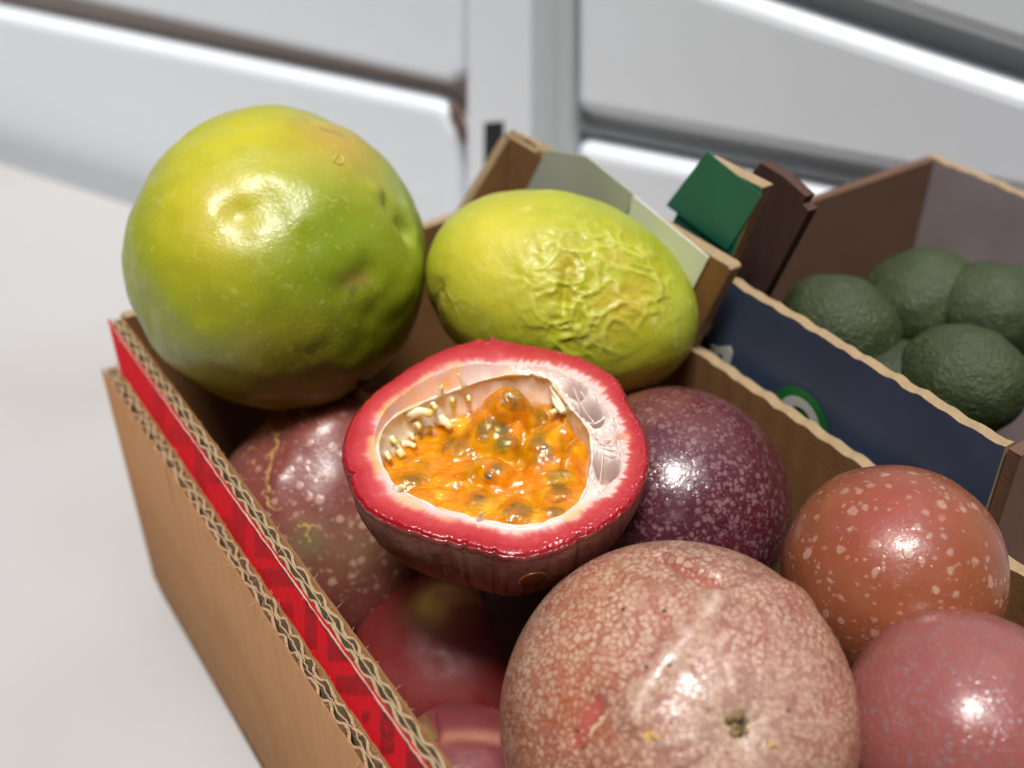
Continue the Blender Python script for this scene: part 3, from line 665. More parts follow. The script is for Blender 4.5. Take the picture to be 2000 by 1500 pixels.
for i in range(24):
    a = rs_.uniform(0, 6.28); r_ = rs_.uniform(.0003, .0022); p = sp + (t1 * math.cos(a) + t2 * math.sin(a)) * r_
    q = p + sd_ * rs_.uniform(.0004, .0014) + (t1 * rs_.uniform(-1, 1) + t2 * rs_.uniform(-1, 1)) * .0006
    parts.append(tube([p - sd_ * .0008, (p + q) / 2 + rs_.normal(size=3) * .0001, q], [.0006, .0007 * rs_.uniform(.6, 1.3), .00025], 6))
v, f = join(parts[:20]); mesh_obj('stem_scar', v, f, M_stem, F.e); v, f = join(parts[20:]); mesh_obj('stem_scar', v, f, M_stem_d, F.e)
M_flake = m_plain('yellow_flake', lin(206, 168, 84), .6, 700, .3)
for pts, rr in (([(1255, 1440), (1268, 1432), (1290, 1440)], .0006), ([(1262, 1425), (1268, 1440), (1262, 1455)], .0005), ([(1498, 1448), (1508, 1460), (1520, 1455)], .0005), ([(1505, 1445), (1510, 1458), (1507, 1468)], .0004)):
    F.scar('scar', pts, rr, M_flake, -.0003, 1)
M_pale = m_plain('pale_crack', lin(222, 186, 150), .5, 900, .3)
F.scar('scar', [(1183, 1382), (1178, 1400), (1168, 1408), (1152, 1428), (1140, 1445)], .0005, M_pale, -.00025, 2)
for x, y in ((1118, 1428), (1136, 1465), (1214, 1190), (1295, 1192), (1262, 1302), (1305, 1300), (1540, 1390)):
    F.scar('speck', [(x, y), (x + rnd.uniform(2, 5), y + rnd.uniform(-5, 6))], .0003, M_stem_d, -.0001, .5)

# --- other whole fruits of the heap
F = Fruit(1742, 1120, .232, 212, 215, 210, 0, 5); F.lumps(.03, 3); c = ones(F, lin(140, 78, 48)); c = mixc(c, lin(152, 70, 56), F.lobe(1740, 1000, 120)); c *= (1 + .12 * fbm(F.dir, 6, 3, 26))[:, None]
F.done('passion_fruit', 'orange-brown fruit against the right wall, behind the pink speckled fruit', M_left_skin, c, -.1 + 0 * F.disp)
F = Fruit(880, 1312, .292, 200, 196, 196, 0, 6); F.lumps(.03, 3); c = ones(F, lin(112, 31, 29)); c = mixc(c, lin(226, 190, 84), np.clip(F.lobe(862, 1176, 42) * 1.6, 0, 1)); c = mixc(c, lin(200, 110, 60), F.seg([(860, 1160), (960, 1180)], 18) * .8); c = mixc(c, lin(150, 60, 54), F.lobe(900, 1220, 50) * .8)
c = mixc(c, lin(150, 34, 26), F.seg([(890, 1190), (970, 1200)], 14) * .6)
F.done('passion_fruit', 'smooth red fruit with yellow patch, deep in the gap under the cut half', M_deep_skin, c, -.4 + 0 * F.disp)
F = Fruit(930, 1560, .248, 190, 176, 150, 25, 6); F.lumps(.03, 3); F.disp += .06 * F.lobe(860, 1375, 60) - .05 * F.seg([(840, 1360), (850, 1440)], 9) - .03 * F.seg([(880, 1440), (970, 1450)], 12)
c = ones(F, lin(118, 50, 54)); c = mixc(c, lin(130, 120, 60), F.seg([(826, 1400), (838, 1440)], 11)); c = mixc(c, lin(168, 112, 84), F.seg([(870, 1440), (970, 1440)], 16) * .7); c = mixc(c, lin(176, 40, 52), F.lobe(815, 1385, 22) * .9); c *= (1 + .12 * fbm(F.dir, 6, 3, 27))[:, None]
F.done('passion_fruit', 'creased dull red fruit low beside the corrugated left wall', M_deep_skin, c, -.3 + 0 * F.disp)
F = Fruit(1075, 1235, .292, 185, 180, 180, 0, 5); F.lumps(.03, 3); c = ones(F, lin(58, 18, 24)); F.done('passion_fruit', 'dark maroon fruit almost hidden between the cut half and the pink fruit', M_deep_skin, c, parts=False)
for (x, y, d, r_, cc_, lb) in ((1880, 1430, .205, 235, (150, 84, 78), 'rosy fruit in the right front of the box beside the pink speckled fruit'), (1260, 1300, .30, 200, (90, 34, 44), 'dark fruit under the purple and pink fruits'), (1560, 1420, .26, 215, (96, 36, 44), 'purple fruit beneath the pink speckled fruit'), (1900, 1700, .22, 200, (96, 40, 44), 'purple fruit under the rosy fruit at the front')):
    F = Fruit(x, y, d, r_, r_ * 1.02, r_, 0, 5); F.lumps(.03, 3); c = ones(F, lin(*cc_)); c *= (1 + .15 * fbm(F.dir, 6, 3, 29))[:, None]
    F.done('passion_fruit', lb, M_purple_skin, c, .1 + 0 * F.disp, parts=False)

M_avo = m_skin('dark_green_skin', lin(96, 110, 60), .60, .06, 420, 1000, 'noise', .5, .1, .0012, sub=0, spotmax=.5)
for (x, y, d, r_, lb) in ((1640, 640, .300, 118, 'dark green fruit by the brown divider in the navy produce box'), (1800, 590, .325, 122, 'dark green fruit at the back of the navy produce box'), (1880, 740, .285, 125, 'dark green fruit in the right front of the navy produce box'), (1740, 760, .297, 110, 'dark green fruit low behind the navy side of the produce box'), (1930, 610, .315, 115, 'dark green fruit at the far right end of the produce box')):
    F = Fruit(x, y, d, r_, r_ * .86, r_ * .9, rnd.uniform(-40, 40), 5); F.lumps(.06, 3); c = ones(F, lin(44, 55, 28) * rnd.uniform(.7, 1.5)); c *= (1 + .2 * fbm(F.dir, 6, 3, 29))[:, None]
    o = mesh_obj('avocado', F.v + F.dir * (F.disp * F.rad.mean())[:, None] + F.c, F.f, M_avo, None, cols=c, extra={'spk': 0 * F.disp}, origin=F.c); tag(o, lb, 'avocado', 'dark green fruit in the navy produce box')

# dark walls added outside the picture to block sky light and deepen the shade
def shade_wall(x0, y0, x1, y1, hgt_):
    o = prism('wall', [np.array((x0, y0, 0.)), np.array((x1, y0, 0.)), np.array((x1, y1, 0.)), np.array((x0, y1, 0.))], (0, 0, hgt_), M_ground); o['kind'] = 'structure'
shade_wall(-4, -1.0, 4, -.75, 2.6)
shade_wall(-1.5, -.74, -1.3, .9, 2.6); shade_wall(1.3, -.74, 1.5, .9, 2.6)

# ================================================================== the cut half
TILT = R(8)
HC = P(968, 872, .235); HN = np.array((0, -math.sin(TILT), math.cos(TILT))); HE1 = np.array((1., 0, 0)); HE2 = np.cross(HN, HE1)
hf = thing('cut_passion_fruit', 'halved passion fruit with red rind, white pith and orange seedy pulp, atop the heap', 'passion fruit', HC, GRP)
def loc(p, q, h):
    p, q, h = np.broadcast_arrays(p, q, h)
    return HC + p[..., None] * HE1 + q[..., None] * HE2 + h[..., None] * HN
def cpx(cx, cy): return 640 + cx / 2.632, 630 + cy / 2.632
def cut(cx, cy, h=0.):
    x = on_plane(*cpx(cx, cy), HC + HN * h, HN) - HC; return float(x @ HE1), float(x @ HE2)
def polar(pts):
    a = np.array([cut(*p) for p in pts]); t = np.arctan2(a[:, 1], a[:, 0]); r = np.hypot(a[:, 0], a[:, 1]); o = np.argsort(t); t, r = t[o], r[o]
    T = np.concatenate((t - 2 * math.pi, t, t + 2 * math.pi)); RR = np.concatenate((r, r, r))
    return lambda th: np.interp(np.mod(th + math.pi, 2 * math.pi) - math.pi, T, RR)
r_out = polar([(75, 690), (80, 600), (130, 480), (215, 370), (330, 290), (480, 190), (640, 115), (750, 88), (810, 72), (870, 85), (1000, 105), (1150, 130), (1300, 175), (1420, 230), (1490, 280), (1530, 350), (1560, 430), (1620, 530), (1650, 640), (1650, 720), (1620, 830), (1560, 925), (1450, 1015), (1300, 1095), (1150, 1165), (1000, 1200), (900, 1195), (780, 1160), (640, 1125), (480, 1080), (330, 1025), (200, 950), (140, 880), (105, 780)])
r_lin = polar([(255, 640), (285, 540), (350, 475), (450, 430), (580, 375), (700, 330), (820, 290), (940, 270), (1040, 272), (1130, 290), (1190, 370), (1250, 450), (1315, 520), (1352, 590), (1357, 680), (1345, 790), (1310, 890), (1240, 970), (1120, 1025), (1000, 1048), (850, 1030), (720, 990), (580, 955), (460, 905), (370, 860), (310, 790), (270, 710)])
r_pth = polar([(238, 640), (250, 540), (300, 450), (400, 360), (520, 285), (640, 232), (760, 208), (880, 212), (1000, 222), (1150, 245), (1250, 278), (1340, 340), (1420, 420), (1480, 520), (1510, 640), (1500, 760), (1440, 850), (1350, 925), (1250, 990), (1130, 1045), (1000, 1068), (850, 1052), (700, 1015), (560, 980), (430, 930), (340, 880), (285, 800), (250, 720)])
NT_ = 720; th = np.arange(NT_) / NT_ * 2 * math.pi
def smooth(f, k=5):
    a = f(th); kk = np.hanning(2 * k + 3)[1:-1]; kk /= kk.sum(); n = len(kk) // 2
    return np.convolve(np.concatenate((a[-n:], a, a[:n])), kk, 'valid')
jag = .00022 * fbm(np.stack((np.cos(th) * 10, np.sin(th) * 10, th * 0), 1), 3, 3, 4)
ro, rl, rp = smooth(r_out, 5) + jag, smooth(r_lin, 9), smooth(r_pth, 11)
rp = np.maximum(rp, rl + .0003); rp += .00025 * fbm(np.stack((np.cos(th), np.sin(th), th * 0), 1), 9, 3, 14)
notch = np.zeros(NT_)
for cx, cy, dep, wd in ((100, 775, .0009, .022), (700, 1145, .0007, .02), (860, 1190, .0006, .02), (620, 1110, .0004, .02), (1535, 390, .0005, .03), (1300, 1095, .0004, .02)):
    p, q = cut(cx, cy); t0 = math.atan2(q, p); dd = np.abs((th - t0 + math.pi) % (2 * math.pi) - math.pi); notch += dep * np.exp(-(dd / wd) ** 2)
ro = ro - notch
bump_t = math.atan2(*cut(815, 70)[::-1]); dd = np.abs((th - bump_t + math.pi) % (2 * math.pi) - math.pi); tip = np.exp(-(dd / .05) ** 2)
cs, sn = np.cos(th), np.sin(th)

# --- cut face: flesh, pith and the hollows round the lining
NR = 96
u = np.linspace(0, 1, NR)[None, :]; split = .62
rr = np.where(u < split, ro[:, None] + (rp - ro)[:, None] * (u / split), rp[:, None] + (rl - rp)[:, None] * ((u - split) / (1 - split)))
pp, qq = rr * cs[:, None], rr * sn[:, None]
p3 = np.stack((pp.ravel(), qq.ravel(), np.zeros(pp.size)), 1)
gz = np.clip((u - split) / (1 - split), 0, 1) + 0 * rr; gap = np.clip((rp - rl) / .004, 0, 1)[:, None]
h = .00010 * fbm(p3, 500, 3, 2).reshape(pp.shape) + .0004 * fbm(p3, 130, 2, 5).reshape(pp.shape)
edge_d = (ro[:, None] - rr); h -= .0007 * np.exp(-(edge_d / .0005) ** 2)
h += .0002 * sstep(.1, .5, vnoise(p3, 1900, 8)).reshape(pp.shape) * (sstep(.0035, .0005, edge_d) * (.35 + .65 * sstep(-.3, .6, cs)[:, None]))
h += (tip[:, None] * .0015) * np.exp(-((edge_d - .0006) / .0013) ** 2) * (.55 + 1.3 * vnoise(p3, 800, 4).reshape(pp.shape))
right = sstep(-.2, .5, cs)[:, None] * sstep(-.75, -.3, sn)[:, None]; ul = sstep(.25, -.35, cs)[:, None] * sstep(-.2, .3, sn)[:, None]
hol = np.sin(math.pi * np.clip(gz, 0, 1)) ** 1.2
pits = np.zeros_like(h)
for cx, cy, ra, rb, ang_, dep in ((1345, 440, .0036, .0019, -58, .0085), (1432, 725, .0036, .0021, -80, .0075), (1270, 330, .0026, .0014, -40, .0045), (1410, 575, .0017, .0014, -80, .0022)):
    p0, q0 = cut(cx, cy); ca, sa = math.cos(R(ang_)), math.sin(R(ang_)); x, y = pp - p0, qq - q0
    pits += dep * np.exp(-(((x * ca + y * sa) / ra) ** 2 + ((-x * sa + y * ca) / rb) ** 2) ** 2)
h -= gap * hol * (.0046 * ul + .0014 * right * (1 - ul) + .0008) + pits
fuzz = (np.abs(fbm(p3, 900, 4, 33)) + .6 * np.abs(fbm(p3, 300, 2, 34))).reshape(pp.shape)
h += .0002 * np.clip(fbm(p3, 700, 3, 81).reshape(pp.shape), -.1, .6) * np.exp(-((edge_d - .0005) / .0008) ** 2)
h += .0013 * (fuzz - .15) * right * sstep(.5, .66, u)
h += .0004 * (1 - gap) * np.sin(math.pi * gz)
ZF = h
# colour: dark red skin line, red flesh, pale pith, juice in the hollows
nn = fbm(p3, 260, 4, 7).reshape(pp.shape); n2 = fbm(p3, 900, 3, 9).reshape(pp.shape); streak = fbm(np.stack(((np.cos(th)[:, None] * 14 + 0 * rr).ravel(), (np.sin(th)[:, None] * 14 + 0 * rr).ravel(), (rr * 90).ravel()), 1), 2.5, 3, 6).reshape(pp.shape)
wd_ = (ro - rp)[:, None]; f1 = edge_d / wd_
C = np.repeat(lin(172, 28, 38)[None], pp.size, 0)
C = mixc(C, lin(136, 14, 24), np.clip(sstep(.2, .0, f1 + .05 * nn), 0, 1).ravel() * .9)
wr = right * 1.0
C = mixc(C, lin(192, 58, 60), (sstep(.2, .6, f1 + .15 * nn) * .8).ravel())
C = mixc(C, lin(216, 122, 114), (sstep(.62 - .12 * wr, .95 - .12 * wr, f1 + .10 * streak + .16 * nn) * .9).ravel())
C = mixc(C, lin(220, 196, 186), sstep(.80 - .16 * wr, 1.04 - .2 * wr, f1 + (.10 + .12 * wr) * streak + .14 * nn + .05 * n2).ravel())
C = mixc(C, lin(234, 224, 214), (gz * .9).ravel() ** .6)
pale_l = (sstep(.2, -.6, cs)[:, None] + 0 * rr) * sstep(.2, .7, f1)
C = mixc(C, lin(214, 92, 92), (pale_l * .2).ravel())
C = mixc(C, lin(190, 160, 150), np.clip(pits / .005, 0, 1).ravel() * .8)  # shade inside the pits put into the colour as a greyish pink
jm = gap * ul * hol * sstep(.0, .3, fbm(p3, 160, 2, 44).reshape(pp.shape))
C = mixc(C, lin(232, 136, 20), np.clip(jm * 1.1, 0, .95).ravel())
yel = .8 * sstep(-.1, .4, fbm(p3, 190, 2, 45).reshape(pp.shape)) * sstep(.70, .96, f1) * (1 - right) * .75
C = mixc(C, lin(240, 176, 84), np.clip(yel, 0, 1).ravel())
C = mixc(C, lin(226, 120, 60), (np.exp(-(((pp - cut(1510, 590)[0]) / .0016) ** 2 + ((qq - cut(1510, 590)[1]) / .0012) ** 2)) * .8).ravel())
M_flesh = m_vcol('cut_flesh', .3, .6, .12, (.003, .0012, .001), ((900, .00009), (3200, .00007)))
mesh_obj('flesh', loc(pp, qq, ZF).reshape(-1, 3), grid_faces(NT_, NR, True)[:, ::-1], M_flesh, hf, cols=C)

# --- outer skin: a bowl below the cut face
NS = 90; t = np.linspace(0, 1, NS)[None, :] * (math.pi / 2); HB = .0325
lip = .00012 * np.exp(-((t - .028) / .016) ** 2)
base_r = ro[:, None] * np.cos(t) ** .92 * (1 + .012 * np.sin(np.clip(t * 4, 0, math.pi))); sm = (np.cos(t)) ** .6; mr_ = ro.mean()
base_r = base_r * sm + (mr_ * np.cos(t) ** .92) * (1 - sm)
dep = -HB * np.sin(t) ** 1.0
d3 = np.stack(((np.cos(th)[:, None] * np.cos(t)).ravel(), (np.sin(th)[:, None] * np.cos(t)).ravel(), (-np.sin(t) + 0 * th[:, None]).ravel()), 1)
dsp = .0007 * fbm(d3, 2.2, 3, 3).reshape(base_r.shape) - .0005 * np.exp(-(np.abs(fbm(np.stack((d3[:, 0] * 3, d3[:, 1] * 3, d3[:, 2] * .5), 1), 2.2, 2, 8)) * 14) ** 2).reshape(base_r.shape) * np.sin(t)
br = base_r + dsp * np.sin(np.clip(t * 3, 0, math.pi / 2)) + lip
h0 = ZF[:, 0][:, None] * np.exp(-(t / .05) ** 2)
sv = loc(br * cs[:, None], br * sn[:, None], dep + h0 + dsp * .5 * np.sin(t)).reshape(-1, 3)
C = np.repeat(lin(138, 82, 74)[None], len(d3), 0)
C = mixc(C, lin(164, 122, 108), sstep(-.2, .35, fbm(d3, 5, 3, 31))); C = mixc(C, lin(108, 48, 46), sstep(0, .4, fbm(d3, 4, 3, 37)) * .7)
C = mixc(C, lin(150, 24, 34), (np.exp(-(t / .06) ** 2) + 0 * th[:, None]).ravel() * .9)
M_half_skin = m_skin('half_skin', lin(150, 116, 104), .53, .09, 380, 900, 'noise', .4, .2, .00015, spotmax=.55)
mesh_obj('skin', sv, grid_faces(NT_, NS, True), M_half_skin, hf, cols=C, extra={'spk': 0 * d3[:, 0]})

# --- white lining of the cavity
NL = 70; t = np.linspace(0, 1, NL)[None, :] * (math.pi / 2); HL = .0265
prof = np.cos(t) ** .85 * (1 + .02 * np.sin(np.clip(t * 3.2, 0, math.pi)))
lr = rl[:, None] * prof; p3 = np.stack((np.cos(th)[:, None] * prof * 20 + 0 * t, np.sin(th)[:, None] * prof * 20 + 0 * t, t * 12 + 0 * th[:, None]), -1).reshape(-1, 3)
fold = fbm(p3, .22, 3, 51).reshape(lr.shape)
lr = lr * (1 + .05 * fold * np.sin(np.clip(t * 4, 0, math.pi / 2)))
rim_lift = ZF[:, -1][:, None] + .0001 * fbm(p3, 1.4, 2, 52).reshape(lr.shape)
lh = -HL * np.sin(t) + rim_lift * np.exp(-(t / .12) ** 2)
C = np.repeat(lin(246, 240, 226)[None], lr.size, 0); C = mixc(C, lin(240, 224, 192), sstep(.0, .5, fbm(p3, .5, 3, 54)) * .4); C = mixc(C, lin(236, 226, 220), sstep(.1, .6, fbm(p3, .35, 2, 55)) * .5)
C = mixc(C, lin(236, 160, 50), (sstep(.85, 1.15, t + .35 * fold)).ravel() * .8)
M_lining = m_vcol('lining', .3, .5, .4, (.004, .003, .002), ((500, .0002),))
mesh_obj('lining', loc(lr * cs[:, None], lr * sn[:, None], lh).reshape(-1, 3), grid_faces(NT_, NL, True)[:, ::-1], M_lining, hf, cols=C)
# rolled rim of the lining
rimv = np.array([loc(np.array(rl[i] * cs[i]), np.array(rl[i] * sn[i]), np.array(ZF[i, -1] - .0001)) for i in range(0, NT_, 3)])
k = len(rimv); vs, fs = [], []
rad = .00032 + .00022 * vnoise(np.stack((cs[::3] * 6, sn[::3] * 6, cs[::3] * 0), 1), 2, 4)
for i in range(k):
    tt = unit(rimv[(i + 1) % k] - rimv[i - 1]); a = unit(np.cross(tt, HN)); b = np.cross(tt, a)
    vs += [rimv[i] + rad[i] * (a * math.cos(x) + b * math.sin(x)) for x in np.arange(8) * math.pi / 4]
for i in range(k):
    for j in range(8): fs.append([i * 8 + j, i * 8 + (j + 1) % 8, (i + 1) % k * 8 + (j + 1) % 8, (i + 1) % k * 8 + j])
cc_ = mixc(np.repeat(lin(240, 228, 206)[None], len(vs), 0), lin(236, 190, 110), sstep(0, .4, fbm(np.array(vs), 250, 2, 5)) * .7)
mesh_obj('lining_rim', vs, fs, M_lining, hf, cols=cc_)

# --- pulp: juice sacs merged into one wet mass
AR = [  # crop x, crop y, height (mm), long, short (mm), angle in the cut plane, crown (mm)
    (925, 350, 1.0, 5.6, 3.9, -28, 6), (810, 470, -2.4, 6.2, 4.2, 70, 4.5), (1030, 440, -3.6, 5.0, 3.2, -40, 3.2), (1130, 420, -4.2, 3.6, 2.6, -30, 2.6), (1200, 510, -3.4, 4.6, 3.6, 60, 3.6),
    (1100, 590, -3.4, 4.6, 3.4, 75, 3.2), (1110, 690, -4.9, 5.0, 3.2, 30, 3.2), (690, 600, -6.0, 5.0, 3.6, 60, 3.2), (850, 700, -3.8, 4.6, 3.4, -30, 3.6), (930, 560, -3.4, 4.2, 3.0, 20, 2.6), (1270, 640, -3.6, 4.0, 2.8, 70, 2.6),
    (1190, 765, -5.2, 5.6, 3.0, 10, 2.6), (1190, 850, -5.3, 5.0, 2.8, 5, 2.4), (1270, 870, -4.8, 4.0, 3.2, 40, 2.6), (1165, 945, -4.8, 4.4, 3.8, 20, 3.0), (950, 945, -5.0, 4.8, 4.0, 10, 3.0), (765, 880, -6.0, 4.6, 3.6, -10, 2.8),
    (640, 800, -6.6, 4.6, 3.2, 0, 2.4), (520, 880, -5.8, 4.8, 3.8, 5, 2.8), (440, 770, -7.4, 4.6, 3.2, 15, 2.6), (380, 800, -6.6, 3.6, 2.6, -40, 2.4), (640, 945, -5.0, 4.4, 3.0, -15, 2.6), (800, 985, -4.8, 4.0, 2.8, -5, 2.2),
    (1060, 1000, -4.6, 4.0, 2.6, 5, 2.2), (560, 690, -8.2, 4.6, 3.4, 30, 2.6), (900, 830, -8.0, 4.0, 3.0, 0, 1.8), (1040, 830, -7.0, 4.0, 3.0, 0, 1.8), (720, 740, -6.6, 4.0, 2.4, -40, 2.2), (480, 640, -10.5, 4.2, 3.2, 40, 2.4), (760, 560, -6, 4, 3, 70, 3)]
GN = 300; gx = np.linspace(-.024, .026, GN); X, Y = np.meshgrid(gx, gx - .001, indexing='ij')
base = -.0085 + 0 * X; K = .0008
p3 = np.stack((X.ravel(), Y.ravel(), 0 * X.ravel()), 1); wx_ = .0017 * fbm(p3, 170, 3, 61).reshape(X.shape); wy_ = .0017 * fbm(p3, 170, 3, 62).reshape(X.shape)
acc = np.exp(base / K * 1.0)
for cx, cy, hz, a, b, an, cr in AR:
    p0, q0 = cut(cx, cy, hz / 1000); ca, sa = math.cos(R(an)), math.sin(R(an)); x, y = X + wx_ - p0, Y + wy_ - q0
    e = ((x * ca + y * sa) / (a / 1000)) ** 2 + ((-x * sa + y * ca) / (b / 1000)) ** 2
    hh = hz / 1000 - .0008 + .72 * cr / 1000 * (np.sqrt(np.clip(1 - e, 0, 1)) - 1) - .006 * np.clip(e - 1, 0, 3)
    acc += np.exp(np.clip(hh, -.03, .01) / K)
H = K * np.log(acc)
H += .0005 * fbm(p3, 200, 3, 63).reshape(X.shape) + .0004 * (.25 - np.abs(fbm(p3 * (1.6, 1, 1), 300, 3, 64))).reshape(X.shape)
# creases and a dark hole
for pts, dp, wd in (([(660, 735), (700, 750)], .0016, .0007), ([(870, 560), (990, 600)], .0007, .0005), ([(960, 700), (1000, 620), (1000, 570)], .0008, .0004), ([(730, 780), (900, 800), (1000, 790)], .0008, .0007), ([(900, 460), (960, 530)], .0009, .0006)):
    q = [np.array(cut(*p, -.005)) for p in pts]; dm = np.full(X.shape, 9.)
    for a, b in zip(q[:-1], q[1:]):
        ab = b - a; tt = np.clip(((X - a[0]) * ab[0] + (Y - a[1]) * ab[1]) / (ab @ ab), 0, 1); dm = np.minimum(dm, np.hypot(X - a[0] - tt * ab[0], Y - a[1] - tt * ab[1]))
    H -= dp * np.exp(-(dm / wd) ** 2)
def blur(A, k):
    for ax_ in (0, 1):
        c_ = np.cumsum(np.pad(A, [(k + 1, k) if a_ == ax_ else (0, 0) for a_ in (0, 1)], mode='edge'), ax_)
        A = (np.take(c_, np.arange(2 * k + 1, c_.shape[ax_]), ax_) - np.take(c_, np.arange(0, c_.shape[ax_] - 2 * k - 1), ax_)) / (2 * k + 1)
    return A
H = .45 * H + .55 * blur(blur(H, 6), 6)
pm, qm = cut(940, 440, -.003); H += .0016 * np.exp(-((X - pm) ** 2 + (Y - qm) ** 2) / .006 ** 2)
H += .00035 * (.22 - np.abs(fbm(p3 * (1.0, 2.2, 1), 180, 3, 66))).reshape(X.shape)
TH = np.arctan2(Y, X); RR = np.hypot(X, Y)
rim = np.interp(np.mod(TH, 2 * math.pi).ravel(), np.append(th, 2 * math.pi), np.append(rl, rl[0])).reshape(X.shape)
tcap = np.arcsin(np.clip(-H / HL, 0, .98)); inside = rim * np.cos(tcap) ** .85 * 1.04
H = H + .0012 * sstep(.9, 1.04, RR / inside) * sstep(-.002, -.009, H) - .0009 * sstep(.93, 1.05, RR / inside) * sstep(-.012, -.005, H)
keep = RR < inside * 1.06
clr = np.zeros(X.shape)
def pulp_mesh(name, Hm, mat, cols=None, extra=None):
    idx = -np.ones(X.shape, int); idx[keep] = np.arange(keep.sum())
    a = idx[:-1, :-1]; b = idx[1:, :-1]; c_ = idx[1:, 1:]; d = idx[:-1, 1:]
    ok = (a >= 0) & (b >= 0) & (c_ >= 0) & (d >= 0); f = np.stack((a[ok], b[ok], c_[ok], d[ok]), 1)
    return mesh_obj(name, loc(X[keep], Y[keep], Hm[keep]), f, mat, hf, cols=cols, extra={'clear': clr[keep]})
kp = p3[keep.ravel()]
C = np.repeat(lin(240, 150, 0)[None], keep.sum(), 0); C = mixc(C, lin(248, 182, 6), sstep(-.1, .4, fbm(kp, 260, 3, 71))); C = mixc(C, lin(196, 136, 6), sstep(.0, .45, fbm(kp, 190, 3, 72)) * .7); C = mixc(C, lin(240, 140, 0), sstep(.1, .5, fbm(kp, 330, 2, 73)) * .6)
# the pulp skin: part clear jelly, part cloudy orange flesh, wet on top
k_ = NT('pulp_jelly'); co = k_.coord(); colr = k_.attr('col'); k_.base(colr); k_.set(Roughness=.16)
k_.b.inputs['Coat Weight'].default_value = 1.0; k_.b.inputs['Coat Roughness'].default_value = .03; k_.b.inputs['Coat IOR'].default_value = 1.45
k_.b.inputs['Subsurface Weight'].default_value = .5; k_.b.inputs['Subsurface Radius'].default_value = (.004, .0027, .0006); k_.b.inputs['Subsurface Scale'].default_value = 1
nb = k_.bump(k_.noise(420, 3, .55, co, 1.2), .0009, .42); nb = k_.bump(k_.noise(1500, 2, .5, co), .00012, .4, nb); k_.l(nb, k_.b.inputs['Normal']); k_.l(nb, k_.b.inputs['Coat Normal'])
tr = k_.n('ShaderNodeBsdfTransparent'); tr.inputs[0].default_value = (1, .93, .62, 1); ms = k_.n('ShaderNodeMixShader')
fac = k_.math('SUBTRACT', k_.mr(k_.noise(300, 2, .5, co), .35, .65, .62, .92), k_.math('MULTIPLY', k_.attr('clear', 'Fac'), .52))
k_.l(fac, ms.inputs[0]); k_.l(tr.outputs[0], ms.inputs[1]); k_.l(k_.b.outputs[0], ms.inputs[2])
gl = k_.n('ShaderNodeBsdfGlossy'); gl.inputs['Roughness'].default_value = .05; k_.l(nb, gl.inputs['Normal']); fr = k_.n('ShaderNodeFresnel'); fr.inputs[0].default_value = 1.42; k_.l(nb, fr.inputs['Normal'])
ms2 = k_.n('ShaderNodeMixShader'); k_.l(k_.math('MULTIPLY', fr.outputs[0], .5), ms2.inputs[0]); k_.l(ms.outputs[0], ms2.inputs[1]); k_.l(gl.outputs[0], ms2.inputs[2]); k_.l(ms2.outputs[0], k_.out.inputs['Surface'])
M_core = m_vcol('pulp_core', .5, 0, .4, (.004, .0027, .0006), ((700, .0003),))
pulp_mesh('pulp_core', H - .0023, M_core, mixc(C, lin(246, 176, 8), .5 + 0 * C[:, 0]))
# seeds just under the jelly
M_seed = m_plain('seed', lin(92, 106, 98), .25, 900, .35, .0001, .6)
sn_, sf_ = ico(3); first = None
def hgt(p, q):
    i = int(np.clip(np.searchsorted(gx, p), 0, GN - 1)); j = int(np.clip(np.searchsorted(gx - .001, q), 0, GN - 1)); return H[i, j]
SEEDS = [(965, 390, -30, -.0017), (685, 605, 70, -.005), (860, 735, 60, -.004), (910, 625, 10, -.004), (1085, 580, 75, -.004), (1115, 680, 40, -.0045), (1195, 765, 12, -.005), (1185, 852, 5, -.005), (1170, 955, 30, -.0045), (945, 945, 60, -.005), (1000, 965, 40, -.005),
         (765, 885, -10, -.006), (430, 800, 30, -.007), (1110, 480, 50, -.004), (890, 470, -50, -.003), (620, 620, 45, -.006), (800, 540, 70, -.004)]
rs_ = np.random.RandomState(8)
for cx, cy, an, hz in SEEDS:
    p, q = cut(cx, cy, hz); z = hgt(p, q); p, q = cut(cx, cy, z); z = hgt(p, q)
    ca, sa = math.cos(R(an)), math.sin(R(an)); A = np.array((HE1 * ca + HE2 * sa, -HE1 * sa + HE2 * ca, HN))
    L, Bq, Th = .0030 * rs_.uniform(.85, 1.1), .0020 * rs_.uniform(.9, 1.1), .0010
    vv = sn_.copy(); vv[:, 1] *= 1 - .25 * vv[:, 0]
    e_ = .0009; nl = unit(np.array((-(hgt(p + e_, q) - hgt(p - e_, q)) / (2 * e_), -(hgt(p, q + e_) - hgt(p, q - e_)) / (2 * e_), 1.)))
    nw3 = nl[0] * HE1 + nl[1] * HE2 + nl[2] * HN; a0 = unit(A[0] - nw3 * (A[0] @ nw3)); A = np.array((a0, np.cross(nw3, a0), nw3))
    ctr = loc(np.array(p), np.array(q), np.array(z)) - nw3 * .00165
    x, y = X - p, Y - q; clr = np.maximum(clr, np.exp(-(((x * ca + y * sa) / (L * 1.05)) ** 2 + ((-x * sa + y * ca) / (Bq * 1.1)) ** 2)))
    mesh_obj('seed', vv * np.array((L, Bq, Th)) @ A + ctr, sf_, M_seed, hf)
pulp_mesh('pulp', H, k_.m, C)
